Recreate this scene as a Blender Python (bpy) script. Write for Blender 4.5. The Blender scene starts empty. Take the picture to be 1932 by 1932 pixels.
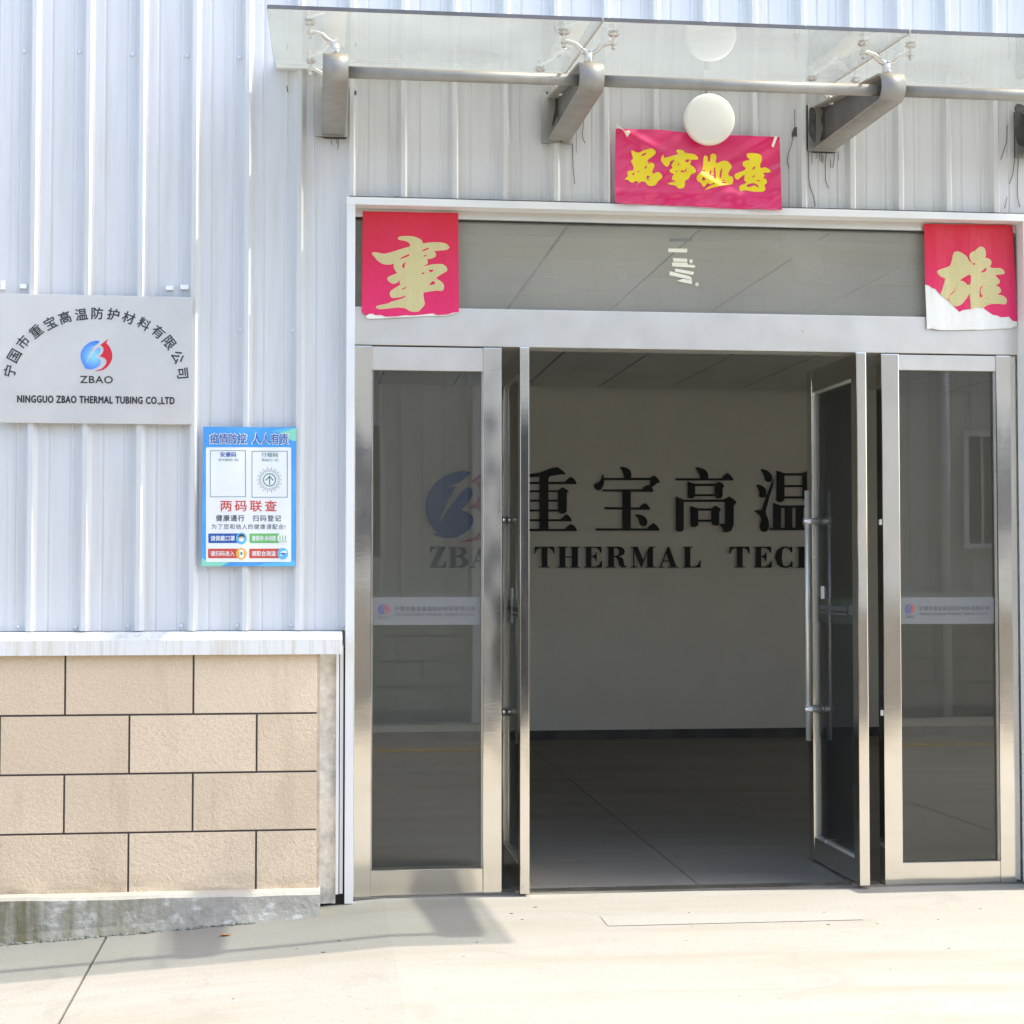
import bpy, bmesh, math, random
from mathutils import Vector, Matrix
random.seed(7)
S = bpy.context.scene
COL = S.collection
R = math.radians

# ------------------------------------------------------------------ camera
CAM = Vector((0.0, -7.0, 1.35))
YAW, PITCH, FPX = R(6.627), R(2.09), 3150.0          # focal length in units of 1/1932 of the picture width
cd = bpy.data.cameras.new('camera'); cam = bpy.data.objects.new('camera', cd); COL.objects.link(cam)
cd.sensor_width = 36; cd.sensor_height = 36; cd.sensor_fit = 'HORIZONTAL'
cd.lens = FPX / 1932 * 36; cd.clip_start = 0.05; cd.clip_end = 500
cam.location = CAM; cam.rotation_euler = (math.pi / 2 + PITCH, 0, -YAW)
S.camera = cam
_rot = cam.rotation_euler.to_matrix()

def W(u, v, y):
    "point of the real plane at distance y that is seen at picture position u, v (1932 units wide)"
    d = _rot @ Vector(((u - 966) / FPX, -(v - 966) / FPX, -1))
    t = (y - CAM.y) / d.y
    return CAM.x + d.x * t, CAM.z + d.z * t
def WX(u, y, v=1081): return W(u, v, y)[0]
def WZ(v, y, u=966): return W(u, v, y)[1]

# ------------------------------------------------------------------ sky, sun, exposure
SUN = Vector((0.62, -0.038, 0.776)).normalized()
el = math.asin(SUN.z); az = math.atan2(SUN.x, SUN.y)
w = bpy.data.worlds.new('World'); S.world = w; w.use_nodes = True
nt = w.node_tree; bg = nt.nodes['Background']
sky = nt.nodes.new('ShaderNodeTexSky'); sky.sky_type = 'NISHITA'; sky.sun_disc = False
sky.sun_elevation = el; sky.sun_rotation = az; sky.air_density = 1.0; sky.dust_density = 3.0; sky.ozone_density = 1.0
nt.links.new(sky.outputs[0], bg.inputs[0]); bg.inputs[1].default_value = 0.15
sd = bpy.data.lights.new('sun', 'SUN'); sd.energy = 2.5; sd.angle = R(0.55); sd.color = (1.0, 0.965, 0.90)
so = bpy.data.objects.new('sun', sd); COL.objects.link(so); so.location = (6, -2, 9)
so.rotation_euler = SUN.to_track_quat('Z', 'Y').to_euler()
S.view_settings.view_transform = 'Standard'; S.view_settings.look = 'None'
S.view_settings.exposure = 1.86; S.view_settings.gamma = 1
S.view_settings.use_curve_mapping = False
S.cycles.use_denoising = True
S.cycles.max_bounces = 14; S.cycles.diffuse_bounces = 6; S.cycles.glossy_bounces = 5
S.cycles.transparent_max_bounces = 24; S.cycles.transmission_bounces = 8
S.cycles.caustics_reflective = True

# ------------------------------------------------------------------ materials
def new_mat(name):
    m = bpy.data.materials.new(name); m.use_nodes = True
    return m, m.node_tree, m.node_tree.nodes['Principled BSDF']
def N(t, kind, **kw):
    n = t.nodes.new(kind)
    for k, v in kw.items(): setattr(n, k, v)
    return n
def coords(t, scale=(1, 1, 1)):
    g = N(t, 'ShaderNodeNewGeometry'); mp = N(t, 'ShaderNodeMapping'); mp.inputs['Scale'].default_value = scale
    t.links.new(g.outputs['Position'], mp.inputs['Vector']); return mp.outputs[0]
def noise(t, vec, scale, detail=4, rough=0.55, dist=0):
    n = N(t, 'ShaderNodeTexNoise'); n.inputs['Scale'].default_value = scale; n.inputs['Detail'].default_value = detail
    n.inputs['Roughness'].default_value = rough; n.inputs['Distortion'].default_value = dist
    t.links.new(vec, n.inputs['Vector']); return n.outputs[0]
def ramp(t, src, a, b, c0=(0, 0, 0, 1), c1=(1, 1, 1, 1)):
    r = N(t, 'ShaderNodeValToRGB'); r.color_ramp.elements[0].position = a; r.color_ramp.elements[1].position = b
    r.color_ramp.elements[0].color = c0; r.color_ramp.elements[1].color = c1
    t.links.new(src, r.inputs[0]); return r.outputs[0]
def mixc(t, fac, a, b, blend='MIX'):
    m = N(t, 'ShaderNodeMix', data_type='RGBA', blend_type=blend)
    for s, x in ((0, fac), (6, a), (7, b)):
        if isinstance(x, (int, float)): m.inputs[s].default_value = x
        elif isinstance(x, (tuple, list)): m.inputs[s].default_value = (*x[:3], 1)
        else: t.links.new(x, m.inputs[s])
    return m.outputs[2]
def bump(t, h, strength, dist=0.002, base=None):
    b = N(t, 'ShaderNodeBump'); b.inputs['Strength'].default_value = strength; b.inputs['Distance'].default_value = dist
    t.links.new(h, b.inputs['Height'])
    if base: t.links.new(base, b.inputs['Normal'])
    return b.outputs[0]

def plain(name, c, rough=0.5, metal=0.0, spec=0.5, nscale=0, amt=0.12, bmp=0, bscale=60):
    m, t, p = new_mat(name)
    p.inputs['Roughness'].default_value = rough; p.inputs['Metallic'].default_value = metal
    p.inputs['Specular IOR Level'].default_value = spec
    if nscale:
        v = coords(t); f = ramp(t, noise(t, v, nscale), 0.35, 0.7)
        d = tuple(x * (1 - amt) for x in c)
        t.links.new(mixc(t, f, c, d), p.inputs['Base Color'])
    else: p.inputs['Base Color'].default_value = (*c, 1)
    if bmp:
        v = coords(t); t.links.new(bump(t, noise(t, v, bscale), bmp), p.inputs['Normal'])
    return m

M = {}
# painted corrugated sheet: faint vertical dirt runs and slight oil-canning
def cladding(name, c):
    m, t, p = new_mat(name)
    v1 = coords(t, (9, 9, 0.5)); v2 = coords(t, (1, 1, 1))
    a = ramp(t, noise(t, v1, 2.2, 6, 0.65), 0.48, 0.74); b = ramp(t, noise(t, v2, 1.3, 4), 0.35, 0.75)
    k = mixc(t, a, c, tuple(x * y for x, y in zip(c, (0.88, 0.865, 0.82))))
    k = mixc(t, b, k, mixc(t, 1.0, k, (0.96, 0.955, 0.94), 'MULTIPLY'))
    sp = ramp(t, noise(t, coords(t), 38, 2), 0.76, 0.8)
    k = mixc(t, sp, k, (0.5, 0.49, 0.45))
    t.links.new(k, p.inputs['Base Color'])
    p.inputs['Roughness'].default_value = 0.38; p.inputs['Specular IOR Level'].default_value = 0.5
    t.links.new(bump(t, noise(t, coords(t, (1, 1, 0.45)), 3.2, 2), 0.12, 0.02), p.inputs['Normal'])
    return m
M['clad'] = cladding('painted_sheet_metal', (0.66, 0.665, 0.67))
M['clad2'] = cladding('opposite_sheet_metal', (0.66, 0.64, 0.59))

def white_metal():
    m, t, p = new_mat('white_trim_paint')
    f = ramp(t, noise(t, coords(t, (1, 1, 1)), 2.2, 5), 0.5, 0.85)
    t.links.new(mixc(t, f, (0.77, 0.775, 0.765), (0.71, 0.70, 0.66)), p.inputs['Base Color'])
    p.inputs['Roughness'].default_value = 0.35
    return m
M['trim'] = white_metal()
def sill_metal():
    m, t, p = new_mat('sill_paint')
    f = ramp(t, noise(t, coords(t, (22, 6, 1.2)), 2.0, 6, 0.65), 0.47, 0.72)
    t.links.new(mixc(t, f, (0.76, 0.755, 0.73), (0.6, 0.54, 0.42)), p.inputs['Base Color'])
    p.inputs['Roughness'].default_value = 0.45
    return m
M['sill'] = sill_metal()

def steel(name, c, rough, wob=0.35, ws=2.5, dirt=0.1):
    m, t, p = new_mat(name)
    f = ramp(t, noise(t, coords(t, (1, 1, 1)), 6, 6, 0.6), 0.4, 0.8)
    t.links.new(mixc(t, f, c, tuple(x * (1 - dirt) for x in c)), p.inputs['Base Color'])
    p.inputs['Metallic'].default_value = 1.0
    rr = N(t, 'ShaderNodeMapRange'); rr.inputs[3].default_value = rough * 0.7; rr.inputs[4].default_value = rough * 1.5
    t.links.new(noise(t, coords(t, (1, 1, 1)), 11, 5), rr.inputs[0]); t.links.new(rr.outputs[0], p.inputs['Roughness'])
    n1 = bump(t, noise(t, coords(t, (1, 1, 0.6)), ws, 2), wob, 0.02)
    n2 = bump(t, noise(t, coords(t, (2, 2, 90)), 8, 2), 0.05, 0.001, n1)
    t.links.new(n2, p.inputs['Normal'])
    return m
M['steel'] = steel('satin_stainless_steel', (0.80, 0.765, 0.70), 0.085)
M['steel_satin'] = steel('hairline_stainless_steel', (0.70, 0.665, 0.60), 0.30, 0.25, 2.5, 0.12)
M['steel_dull'] = steel('dull_stainless_steel', (0.56, 0.545, 0.51), 0.34, 0.2, 5, 0.2)
M['bright'] = steel('bright_bead_steel', (0.84, 0.81, 0.75), 0.22, 0.1, 8, 0.05)
M['satin'] = steel('satin_handle_steel', (0.86, 0.84, 0.79), 0.36, 0.05, 8, 0.05)
M['chrome'] = steel('polished_stainless_steel', (0.72, 0.71, 0.68), 0.08, 0.1, 8, 0.05)
M['plaque'] = steel('brushed_plaque_steel', (0.66, 0.635, 0.59), 0.42, 0.12, 1.5, 0.06)
for n in M['plaque'].node_tree.nodes:
    if n.type == 'BSDF_PRINCIPLED': n.inputs['Metallic'].default_value = 0.45

def arm_metal():
    m, t, p = new_mat('weathered_bracket_metal')
    f = ramp(t, noise(t, coords(t, (4, 4, 4)), 3, 6, 0.6), 0.4, 0.75)
    k = mixc(t, f, (0.34, 0.325, 0.295), (0.27, 0.255, 0.225))
    g = N(t, 'ShaderNodeNewGeometry'); sx = N(t, 'ShaderNodeSeparateXYZ'); t.links.new(g.outputs['Normal'], sx.inputs[0])
    rust = mixc(t, ramp(t, sx.outputs[2], 0.2, 0.9), k, (0.38, 0.29, 0.2))      # dust settled on the top face
    t.links.new(rust, p.inputs['Base Color'])
    p.inputs['Metallic'].default_value = 0.25; p.inputs['Roughness'].default_value = 0.5
    return m
M['arm'] = arm_metal()
M['web'] = plain('bracket_web_metal', (0.17, 0.165, 0.16), 0.5, 0.4, nscale=9, amt=0.3)

def stone():
    m, t, p = new_mat('sprayed_stone_plaster')
    v = coords(t)
    f = ramp(t, noise(t, v, 1.4, 4), 0.35, 0.7)
    k = mixc(t, f, (0.80, 0.65, 0.475), (0.75, 0.595, 0.425))
    k = mixc(t, ramp(t, noise(t, v, 240, 3), 0.5, 0.75), k, (0.52, 0.405, 0.265))
    g = N(t, 'ShaderNodeSeparateXYZ'); t.links.new(v, g.inputs[0])                # splash dirt near the plinth
    mr = N(t, 'ShaderNodeMapRange'); mr.inputs[1].default_value = 0.16; mr.inputs[2].default_value = 0.04; t.links.new(g.outputs[2], mr.inputs[0])
    mm = N(t, 'ShaderNodeMath', operation='MULTIPLY'); t.links.new(mr.outputs[0], mm.inputs[0])
    t.links.new(ramp(t, noise(t, coords(t, (2, 2, 6)), 3, 5), 0.38, 0.7), mm.inputs[1])
    k = mixc(t, mm.outputs[0], k, (0.27, 0.225, 0.165))
    oi = N(t, 'ShaderNodeObjectInfo')
    k = mixc(t, oi.outputs['Random'], k, mixc(t, 1.0, k, (0.91, 0.90, 0.885), 'MULTIPLY'))
    k = mixc(t, ramp(t, noise(t, coords(t, (5, 5, 0.8)), 2.2, 5, 0.6), 0.55, 0.8), k, mixc(t, 1.0, k, (0.86, 0.83, 0.79), 'MULTIPLY'))
    t.links.new(k, p.inputs['Base Color'])
    p.inputs['Roughness'].default_value = 0.85; p.inputs['Specular IOR Level'].default_value = 0.25
    n1 = bump(t, noise(t, v, 62, 3, 0.5, 0.6), 0.6, 0.006)
    t.links.new(bump(t, noise(t, v, 250, 2), 0.35, 0.002, n1), p.inputs['Normal'])
    return m
M['stone'] = stone()
M['opp_stone'] = plain('opposite_block_plaster', (0.40, 0.345, 0.275), 0.9, nscale=20, amt=0.2)
M['joint'] = plain('joint_paint', (0.062, 0.046, 0.042), 0.7)
M['mortar_edge'] = plain('plaster_edge', (0.60, 0.48, 0.35), 0.8, nscale=30, amt=0.25)

def plinth():
    m, t, p = new_mat('stained_plinth_concrete')
    v = coords(t)
    base = mixc(t, ramp(t, noise(t, v, 24, 6, 0.65), 0.35, 0.7), (0.42, 0.40, 0.35), (0.32, 0.30, 0.25))
    wht = ramp(t, noise(t, coords(t, (1, 1, 1.6)), 13, 5, 0.6), 0.56, 0.64)
    base = mixc(t, wht, base, (0.56, 0.55, 0.51))
    g = N(t, 'ShaderNodeSeparateXYZ'); t.links.new(v, g.inputs[0])
    left = N(t, 'ShaderNodeMapRange'); left.inputs[1].default_value = -0.35; left.inputs[2].default_value = -1.1; t.links.new(g.outputs[0], left.inputs[0])
    moss = ramp(t, noise(t, coords(t, (9, 1, 0.9)), 1.7, 5, 0.6), 0.36, 0.62)
    mm = N(t, 'ShaderNodeMath', operation='MULTIPLY'); t.links.new(left.outputs[0], mm.inputs[0]); t.links.new(moss, mm.inputs[1])
    k = mixc(t, mm.outputs[0], base, (0.17, 0.15, 0.085))
    nz = N(t, 'ShaderNodeSeparateXYZ'); gg = N(t, 'ShaderNodeNewGeometry'); t.links.new(gg.outputs['Normal'], nz.inputs[0])
    k = mixc(t, ramp(t, nz.outputs[2], 0.4, 0.8), k, (0.50, 0.455, 0.37))
    t.links.new(k, p.inputs['Base Color'])
    p.inputs['Roughness'].default_value = 0.9
    t.links.new(bump(t, noise(t, v, 45, 6), 0.7, 0.006), p.inputs['Normal'])
    return m
M['plinth'] = plinth()

M['crumb'] = plain('crumbled_mortar_grey', (0.26, 0.25, 0.21), 0.9, nscale=25, amt=0.6)
def concrete(name, c, d, rough=0.85, big=0.6, spots=True, spec=0.3):
    m, t, p = new_mat(name)
    v = coords(t)
    k = mixc(t, ramp(t, noise(t, coords(t, (0.6, 1.6, 1)), big, 6, 0.6), 0.36, 0.66), c, d)
    k = mixc(t, ramp(t, noise(t, coords(t, (0.35, 3.0, 1)), 1.2, 5, 0.6, 0.5), 0.5, 0.72), k, tuple(x * y for x, y in zip(d, (0.90, 0.855, 0.76))))
    k = mixc(t, ramp(t, noise(t, v, 120, 4), 0.4, 0.8), k, tuple(x * 0.86 for x in d))
    k = mixc(t, ramp(t, noise(t, coords(t, (0.8, 0.8, 1)), 3.1, 7, 0.7, 1.2), 0.56, 0.70), k, tuple(x * 0.9 for x in d))
    k = mixc(t, ramp(t, noise(t, v, 55, 2), 0.70, 0.74), k, tuple(x * 0.72 for x in d))
    if spots:
        k = mixc(t, ramp(t, noise(t, coords(t, (1, 2.2, 1)), 17, 3), 0.735, 0.76), k, (0.2, 0.18, 0.15))
    t.links.new(k, p.inputs['Base Color'])
    p.inputs['Roughness'].default_value = rough; p.inputs['Specular IOR Level'].default_value = spec
    t.links.new(bump(t, noise(t, v, 70, 5), 0.3, 0.003), p.inputs['Normal'])
    return m
M['ground'] = concrete('yard_concrete', (0.286, 0.274, 0.240), (0.254, 0.240, 0.203))
M['patch'] = concrete('pale_cement_patch', (0.29, 0.281, 0.253), (0.265, 0.254, 0.222), spots=False)
M['floor'] = concrete('indoor_concrete', (0.25, 0.232, 0.20), (0.205, 0.188, 0.16), 0.8, 1.0, spec=0.15)
M['groove'] = plain('dark_joint_filler', (0.07, 0.06, 0.05), 0.9)
M['rough_col'] = plain('crumbling_render', (0.82, 0.80, 0.72), 0.9, nscale=22, amt=0.35, bmp=0.8, bscale=40)
M['plaster'] = plain('interior_plaster', (0.87, 0.83, 0.775), 0.8, nscale=2.5, amt=0.05)
M['ceil'] = plain('ceiling_tile_white', (0.88, 0.87, 0.81), 0.7, nscale=3, amt=0.06)
M['ceil_line'] = plain('ceiling_grid_dark', (0.025, 0.025, 0.025), 0.8)
M['skirt'] = plain('skirting_dark', (0.13, 0.125, 0.125), 0.4, nscale=6, amt=0.4)
M['black'] = plain('lettering_black', (0.012, 0.012, 0.016), 0.45)
M['ink'] = plain('engraved_black_ink', (0.03, 0.03, 0.032), 0.5)
M['blue_logo'] = plain('logo_blue', (0.01, 0.11, 0.55), 0.4, nscale=3, amt=0.3)
M['red_logo'] = plain('logo_red', (0.55, 0.015, 0.03), 0.4)
def grad_blue():
    m, t, p = new_mat('plaque_logo_blue')
    a = W(178, 672, -0.047)
    v = coords(t); s = N(t, 'ShaderNodeVectorMath', operation='DISTANCE'); s.inputs[1].default_value = (a[0], -0.047, a[1]); t.links.new(v, s.inputs[0])
    t.links.new(ramp(t, s.outputs['Value'], 0.008, 0.066, (0.25, 0.62, 0.92, 1), (0.03, 0.14, 0.72, 1)), p.inputs['Base Color'])
    p.inputs['Roughness'].default_value = 0.35
    return m
M['blue_print'] = grad_blue()
M['red_print'] = plain('plaque_logo_red', (0.62, 0.02, 0.045), 0.35)
def paper(name, c, d, rough, axis=(1, 1, 1), spec=0.5):
    m, t, p = new_mat(name)
    f = ramp(t, noise(t, coords(t, axis), 3.0, 3), 0.35, 0.68)
    t.links.new(mixc(t, f, c, d), p.inputs['Base Color'])
    p.inputs['Roughness'].default_value = rough; p.inputs['Specular IOR Level'].default_value = spec
    t.links.new(bump(t, noise(t, coords(t, (5, 5, 1.2)), 4, 3), 0.35, 0.01), p.inputs['Normal'])
    return m
M['red_paper'] = paper('couplet_red_paper', (0.62, 0.012, 0.045), (0.72, 0.022, 0.115), 0.4)
_t = M['red_paper'].node_tree; _p = _t.nodes['Principled BSDF']
_s = N(_t, 'ShaderNodeSeparateXYZ'); _t.links.new(coords(_t), _s.inputs[0])
_mr = N(_t, 'ShaderNodeMapRange'); _mr.inputs[1].default_value = 2.86; _mr.inputs[2].default_value = 2.45; _t.links.new(_s.outputs[2], _mr.inputs[0])
_add = N(_t, 'ShaderNodeMath', operation='MULTIPLY_ADD'); _t.links.new(noise(_t, coords(_t, (2, 2, 1)), 3, 2), _add.inputs[0]); _add.inputs[1].default_value = 0.5; _add.inputs[2].default_value = -0.25
_a2 = N(_t, 'ShaderNodeMath', operation='ADD', use_clamp=True); _t.links.new(_mr.outputs[0], _a2.inputs[0]); _t.links.new(_add.outputs[0], _a2.inputs[1])
_t.links.new(mixc(_t, _a2.outputs[0], (0.62, 0.008, 0.022), (0.75, 0.018, 0.135)), _p.inputs['Base Color'])
M['gold_paper'] = paper('couplet_gold_print', (0.58, 0.50, 0.22), (0.62, 0.55, 0.27), 0.5, (8, 1, 1))
M['gold_edge'] = plain('couplet_pale_gold_outline', (0.83, 0.66, 0.33), 0.5)
M['white_paper'] = paper('torn_white_paper', (0.84, 0.83, 0.77), (0.78, 0.77, 0.7), 0.7, (9, 1, 1))
M['banner'] = paper('banner_pink_cloth', (0.68, 0.008, 0.115), (0.74, 0.014, 0.155), 0.25)
_t = M['banner'].node_tree; _p = _t.nodes['Principled BSDF']
_p.inputs['Sheen Weight'].default_value = 0.25; _p.inputs['Specular IOR Level'].default_value = 0.8
_mp = coords(_t, (1, 1, 1)); _r = N(_t, 'ShaderNodeVectorRotate', rotation_type='Y_AXIS'); _r.inputs['Angle'].default_value = 0.55; _t.links.new(_mp, _r.inputs['Vector'])
_m2 = N(_t, 'ShaderNodeMapping'); _m2.inputs['Scale'].default_value = (1.3, 1, 6); _t.links.new(_r.outputs[0], _m2.inputs['Vector'])
_t.links.new(bump(_t, noise(_t, _m2.outputs[0], 1.3, 2, 0.4, 0.8), 0.8, 0.04), _p.inputs['Normal'])
M['yellow'] = plain('banner_yellow_print', (0.86, 0.68, 0.015), 0.4)
M['tape'] = plain('cream_tape', (0.86, 0.82, 0.66), 0.5)
M['tape_old'] = plain('old_round_sticker', (0.6, 0.6, 0.46), 0.6)
M['foam'] = plain('white_foam_pad', (0.88, 0.88, 0.87), 0.6)
M['lamp'] = plain('opal_lamp_plastic', (0.83, 0.82, 0.76), 0.3)
M['sealant'] = plain('sealant_and_gap_shade', (0.11, 0.107, 0.10), 0.6, nscale=30, amt=0.5)
M['screw'] = plain('screw_cap_white', (0.72, 0.73, 0.74), 0.35)
M['leaf'] = plain('dry_leaf', (0.42, 0.17, 0.04), 0.8)
M['twig'] = plain('dark_litter', (0.11, 0.09, 0.07), 0.9)
M['hole'] = plain('shaded_recess_black', (0.035, 0.03, 0.025), 0.9)
M['rubber'] = plain('black_gasket', (0.03, 0.03, 0.03), 0.6)
M['lock'] = plain('lock_plate_metal', (0.85, 0.85, 0.82), 0.4)
M['yellow_line'] = plain('yellow_road_paint', (0.6, 0.38, 0.05), 0.7, nscale=12, amt=0.3)
M['dark_win'] = plain('dark_window_glass', (0.03, 0.035, 0.04), 0.1)
for _n, _m in (('steel_satin', 0.55), ('satin', 0.55), ('chrome', 0.6), ('bright', 0.6)):
    for n in M[_n].node_tree.nodes:
        if n.type == 'BSDF_PRINCIPLED': n.inputs['Metallic'].default_value = _m
# poster colours
M['p_blue'] = paper('poster_blue', (0.06, 0.30, 0.72), (0.10, 0.40, 0.80), 0.35, (2, 2, 2))
M['p_white'] = plain('poster_white', (0.83, 0.84, 0.84), 0.35)
M['p_navy'] = plain('poster_navy', (0.025, 0.10, 0.36), 0.4)
M['p_red'] = plain('poster_red', (0.62, 0.075, 0.05), 0.4)
M['p_green'] = plain('poster_green', (0.16, 0.46, 0.14), 0.4)
M['p_mint'] = plain('poster_mint', (0.25, 0.68, 0.50), 0.4)
M['p_text'] = plain('poster_text', (0.05, 0.06, 0.07), 0.5)
M['p_teal'] = plain('poster_teal', (0.10, 0.24, 0.20), 0.5)
M['p_orange'] = plain('poster_orange', (0.80, 0.45, 0.08), 0.4)
M['p_skin'] = plain('poster_skin', (0.72, 0.50, 0.37), 0.5)
M['p_sky'] = plain('poster_light_blue', (0.12, 0.50, 0.80), 0.4)

def glass(name, tint, ior=1.5, dust=0.0, dcol=(0.8, 0.8, 0.75), trl=0.0, dustvar=False):
    m = bpy.data.materials.new(name); m.use_nodes = True; t = m.node_tree
    t.nodes.remove(t.nodes['Principled BSDF']); out = t.nodes['Material Output']
    tr = N(t, 'ShaderNodeBsdfTransparent'); tr.inputs[0].default_value = (*tint, 1)
    gl = N(t, 'ShaderNodeBsdfGlossy'); gl.inputs['Roughness'].default_value = 0.0
    t.links.new(bump(t, noise(t, coords(t), 1.6, 1), 0.035, 0.01), gl.inputs['Normal'])
    fr = N(t, 'ShaderNodeFresnel'); fr.inputs[0].default_value = ior
    a = N(t, 'ShaderNodeMixShader'); t.links.new(fr.outputs[0], a.inputs[0]); t.links.new(tr.outputs[0], a.inputs[1]); t.links.new(gl.outputs[0], a.inputs[2])
    last = a
    if dust:
        df = N(t, 'ShaderNodeBsdfDiffuse'); df.inputs[0].default_value = (*dcol, 1)
        tl = N(t, 'ShaderNodeBsdfTranslucent'); tl.inputs[0].default_value = (*dcol, 1)
        dm = N(t, 'ShaderNodeMixShader'); dm.inputs[0].default_value = trl
        t.links.new(df.outputs[0], dm.inputs[1]); t.links.new(tl.outputs[0], dm.inputs[2])
        b = N(t, 'ShaderNodeMixShader'); t.links.new(a.outputs[0], b.inputs[1]); t.links.new(dm.outputs[0], b.inputs[2])
        if dustvar:
            mr = N(t, 'ShaderNodeMapRange'); mr.inputs[1].default_value = 0.35; mr.inputs[2].default_value = 0.75
            mr.inputs[3].default_value = dust * 0.85; mr.inputs[4].default_value = dust * 1.25
            t.links.new(noise(t, coords(t, (1, 1, 1)), 2.0, 2, 0.5), mr.inputs[0]); t.links.new(mr.outputs[0], b.inputs[0])
        else: b.inputs[0].default_value = dust
        last = b
    t.links.new(last.outputs[0], out.inputs[0]); return m
M['glass'] = glass('dusty_door_glass', (0.84, 0.86, 0.84), 1.55, 0.016, dustvar=True)
M['glass_top'] = glass('veiled_glass', (0.98, 0.975, 0.93), 1.5, 0.24, (0.86, 0.84, 0.75), 0.2, True)  # pale veil in the glass stands in for light on the ceiling inside
M['glass_can'] = glass('clean_canopy_glass', (0.93, 0.965, 0.95), 1.55, 0.03, (0.5, 0.54, 0.52), 0.6)
M['glass_can_top'] = glass('dusty_canopy_glass', (0.94, 0.965, 0.955), 1.5, 0.37, (0.52, 0.54, 0.52), 0.55, True)
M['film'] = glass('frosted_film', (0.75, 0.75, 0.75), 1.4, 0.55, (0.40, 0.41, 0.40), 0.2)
M['film_leaf'] = glass('thin_green_film', (0.62, 0.68, 0.62), 1.4, 0.16, (0.30, 0.34, 0.29), 0.3)
M['film_logo_b'] = plain('film_blue', (0.10, 0.10, 0.20), 0.5)
M['film_logo_r'] = plain('film_red', (0.35, 0.08, 0.08), 0.5)
M['film_text'] = plain('film_grey_text', (0.12, 0.12, 0.12), 0.5)

# ------------------------------------------------------------------ object helpers
def tag(o, label=None, cat=None, group=None, kind=None):
    if label: o['label'] = label
    if cat: o['category'] = cat
    if group: o['group'] = group
    if kind: o['kind'] = kind
    return o
def empty(name, loc, label, cat, group=None):
    o = bpy.data.objects.new(name, None); o.location = loc; o.empty_display_size = 0.1; COL.objects.link(o)
    return tag(o, label, cat, group)
def link(name, me, mat, parent=None, smooth=False):
    if mat is not None and not me.materials: me.materials.append(M[mat] if isinstance(mat, str) else mat)
    if smooth: me.polygons.foreach_set('use_smooth', [True] * len(me.polygons))
    o = bpy.data.objects.new(name, me); COL.objects.link(o)
    if parent is not None:
        o.parent = parent; root = parent
        off = Vector((0, 0, 0))
        while root is not None: off += root.location; root = root.parent
        o.location = -off                       # meshes carry world coordinates
    return o
def finish(bm, name, mat, parent=None, smooth=False, recalc=True):
    if recalc: bmesh.ops.recalc_face_normals(bm, faces=bm.faces)
    me = bpy.data.meshes.new(name); bm.to_mesh(me); bm.free()
    return link(name, me, mat, parent, smooth)
def add_box(bm, x0, x1, y0, y1, z0, z1, bev=0):
    vs = [bm.verts.new(p) for p in ((x0,y0,z0),(x1,y0,z0),(x1,y1,z0),(x0,y1,z0),(x0,y0,z1),(x1,y0,z1),(x1,y1,z1),(x0,y1,z1))]
    fs = [bm.faces.new([vs[i] for i in f]) for f in ((0,3,2,1),(4,5,6,7),(0,1,5,4),(1,2,6,5),(2,3,7,6),(3,0,4,7))]
    if bev:
        es = list({e for f in fs for e in f.edges})
        bmesh.ops.bevel(bm, geom=es, offset=bev, segments=2, affect='EDGES', profile=0.7)
def box(name, mat, x0, x1, y0, y1, z0, z1, parent=None, bev=0):
    bm = bmesh.new(); add_box(bm, min(x0,x1), max(x0,x1), min(y0,y1), max(y0,y1), min(z0,z1), max(z0,z1), bev)
    return finish(bm, name, mat, parent)
def add_tube(bm, pts, r, n=12, cap=True):
    pts = [Vector(p) for p in pts]; rings = []
    for i, p in enumerate(pts):
        d = (pts[min(i+1, len(pts)-1)] - pts[max(i-1, 0)]).normalized()
        a = d.orthogonal().normalized() if i == 0 else (rings_a - d * rings_a.dot(d)).normalized()
        rings_a = a; b = d.cross(a); rr = r[i] if isinstance(r, (list, tuple)) else r
        rings.append([bm.verts.new(p + (a * math.cos(k*2*math.pi/n) + b * math.sin(k*2*math.pi/n)) * rr) for k in range(n)])
    for A, B in zip(rings, rings[1:]):
        for k in range(n): bm.faces.new((A[k], A[(k+1) % n], B[(k+1) % n], B[k]))
    if cap: bm.faces.new(rings[0][::-1]); bm.faces.new(rings[-1])
def tube(name, mat, pts, r, parent=None, n=12, smooth=True):
    bm = bmesh.new(); add_tube(bm, pts, r, n)
    return finish(bm, name, mat, parent, smooth)
def catmull(pts, k=4):
    out = []; n = len(pts)
    for i in range(n):
        p0, p1, p2, p3 = (pts[(i+j-1) % n] for j in range(4))
        for s in range(k):
            t = s / k
            out.append(tuple(0.5 * (2*b + (c-a)*t + (2*a-5*b+4*c-d)*t*t + (3*b-a-3*c+d)*t**3) for a, b, c, d in zip(p0, p1, p2, p3)))
    return out
def shape_mesh(polys, f, y, th, smooth=0, drape=None, cut=0.03):
    """polys: closed outlines (holes included) in picture-sheet units; f maps them to x, z; a sheet of thickness th whose front lies at y"""
    cu = bpy.data.curves.new('tmp', 'CURVE'); cu.dimensions = '2D'; cu.fill_mode = 'BOTH'; cu.extrude = th / 2
    for pl in polys:
        if smooth: pl = catmull(pl, smooth)
        sp = cu.splines.new('POLY'); sp.points.add(len(pl) - 1)
        for i, q in enumerate(pl):
            x, z = f(*q); sp.points[i].co = (x, z, 0, 1)
        sp.use_cyclic_u = True
    return curve_to_mesh(cu, y, th, drape, cut)
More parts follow.
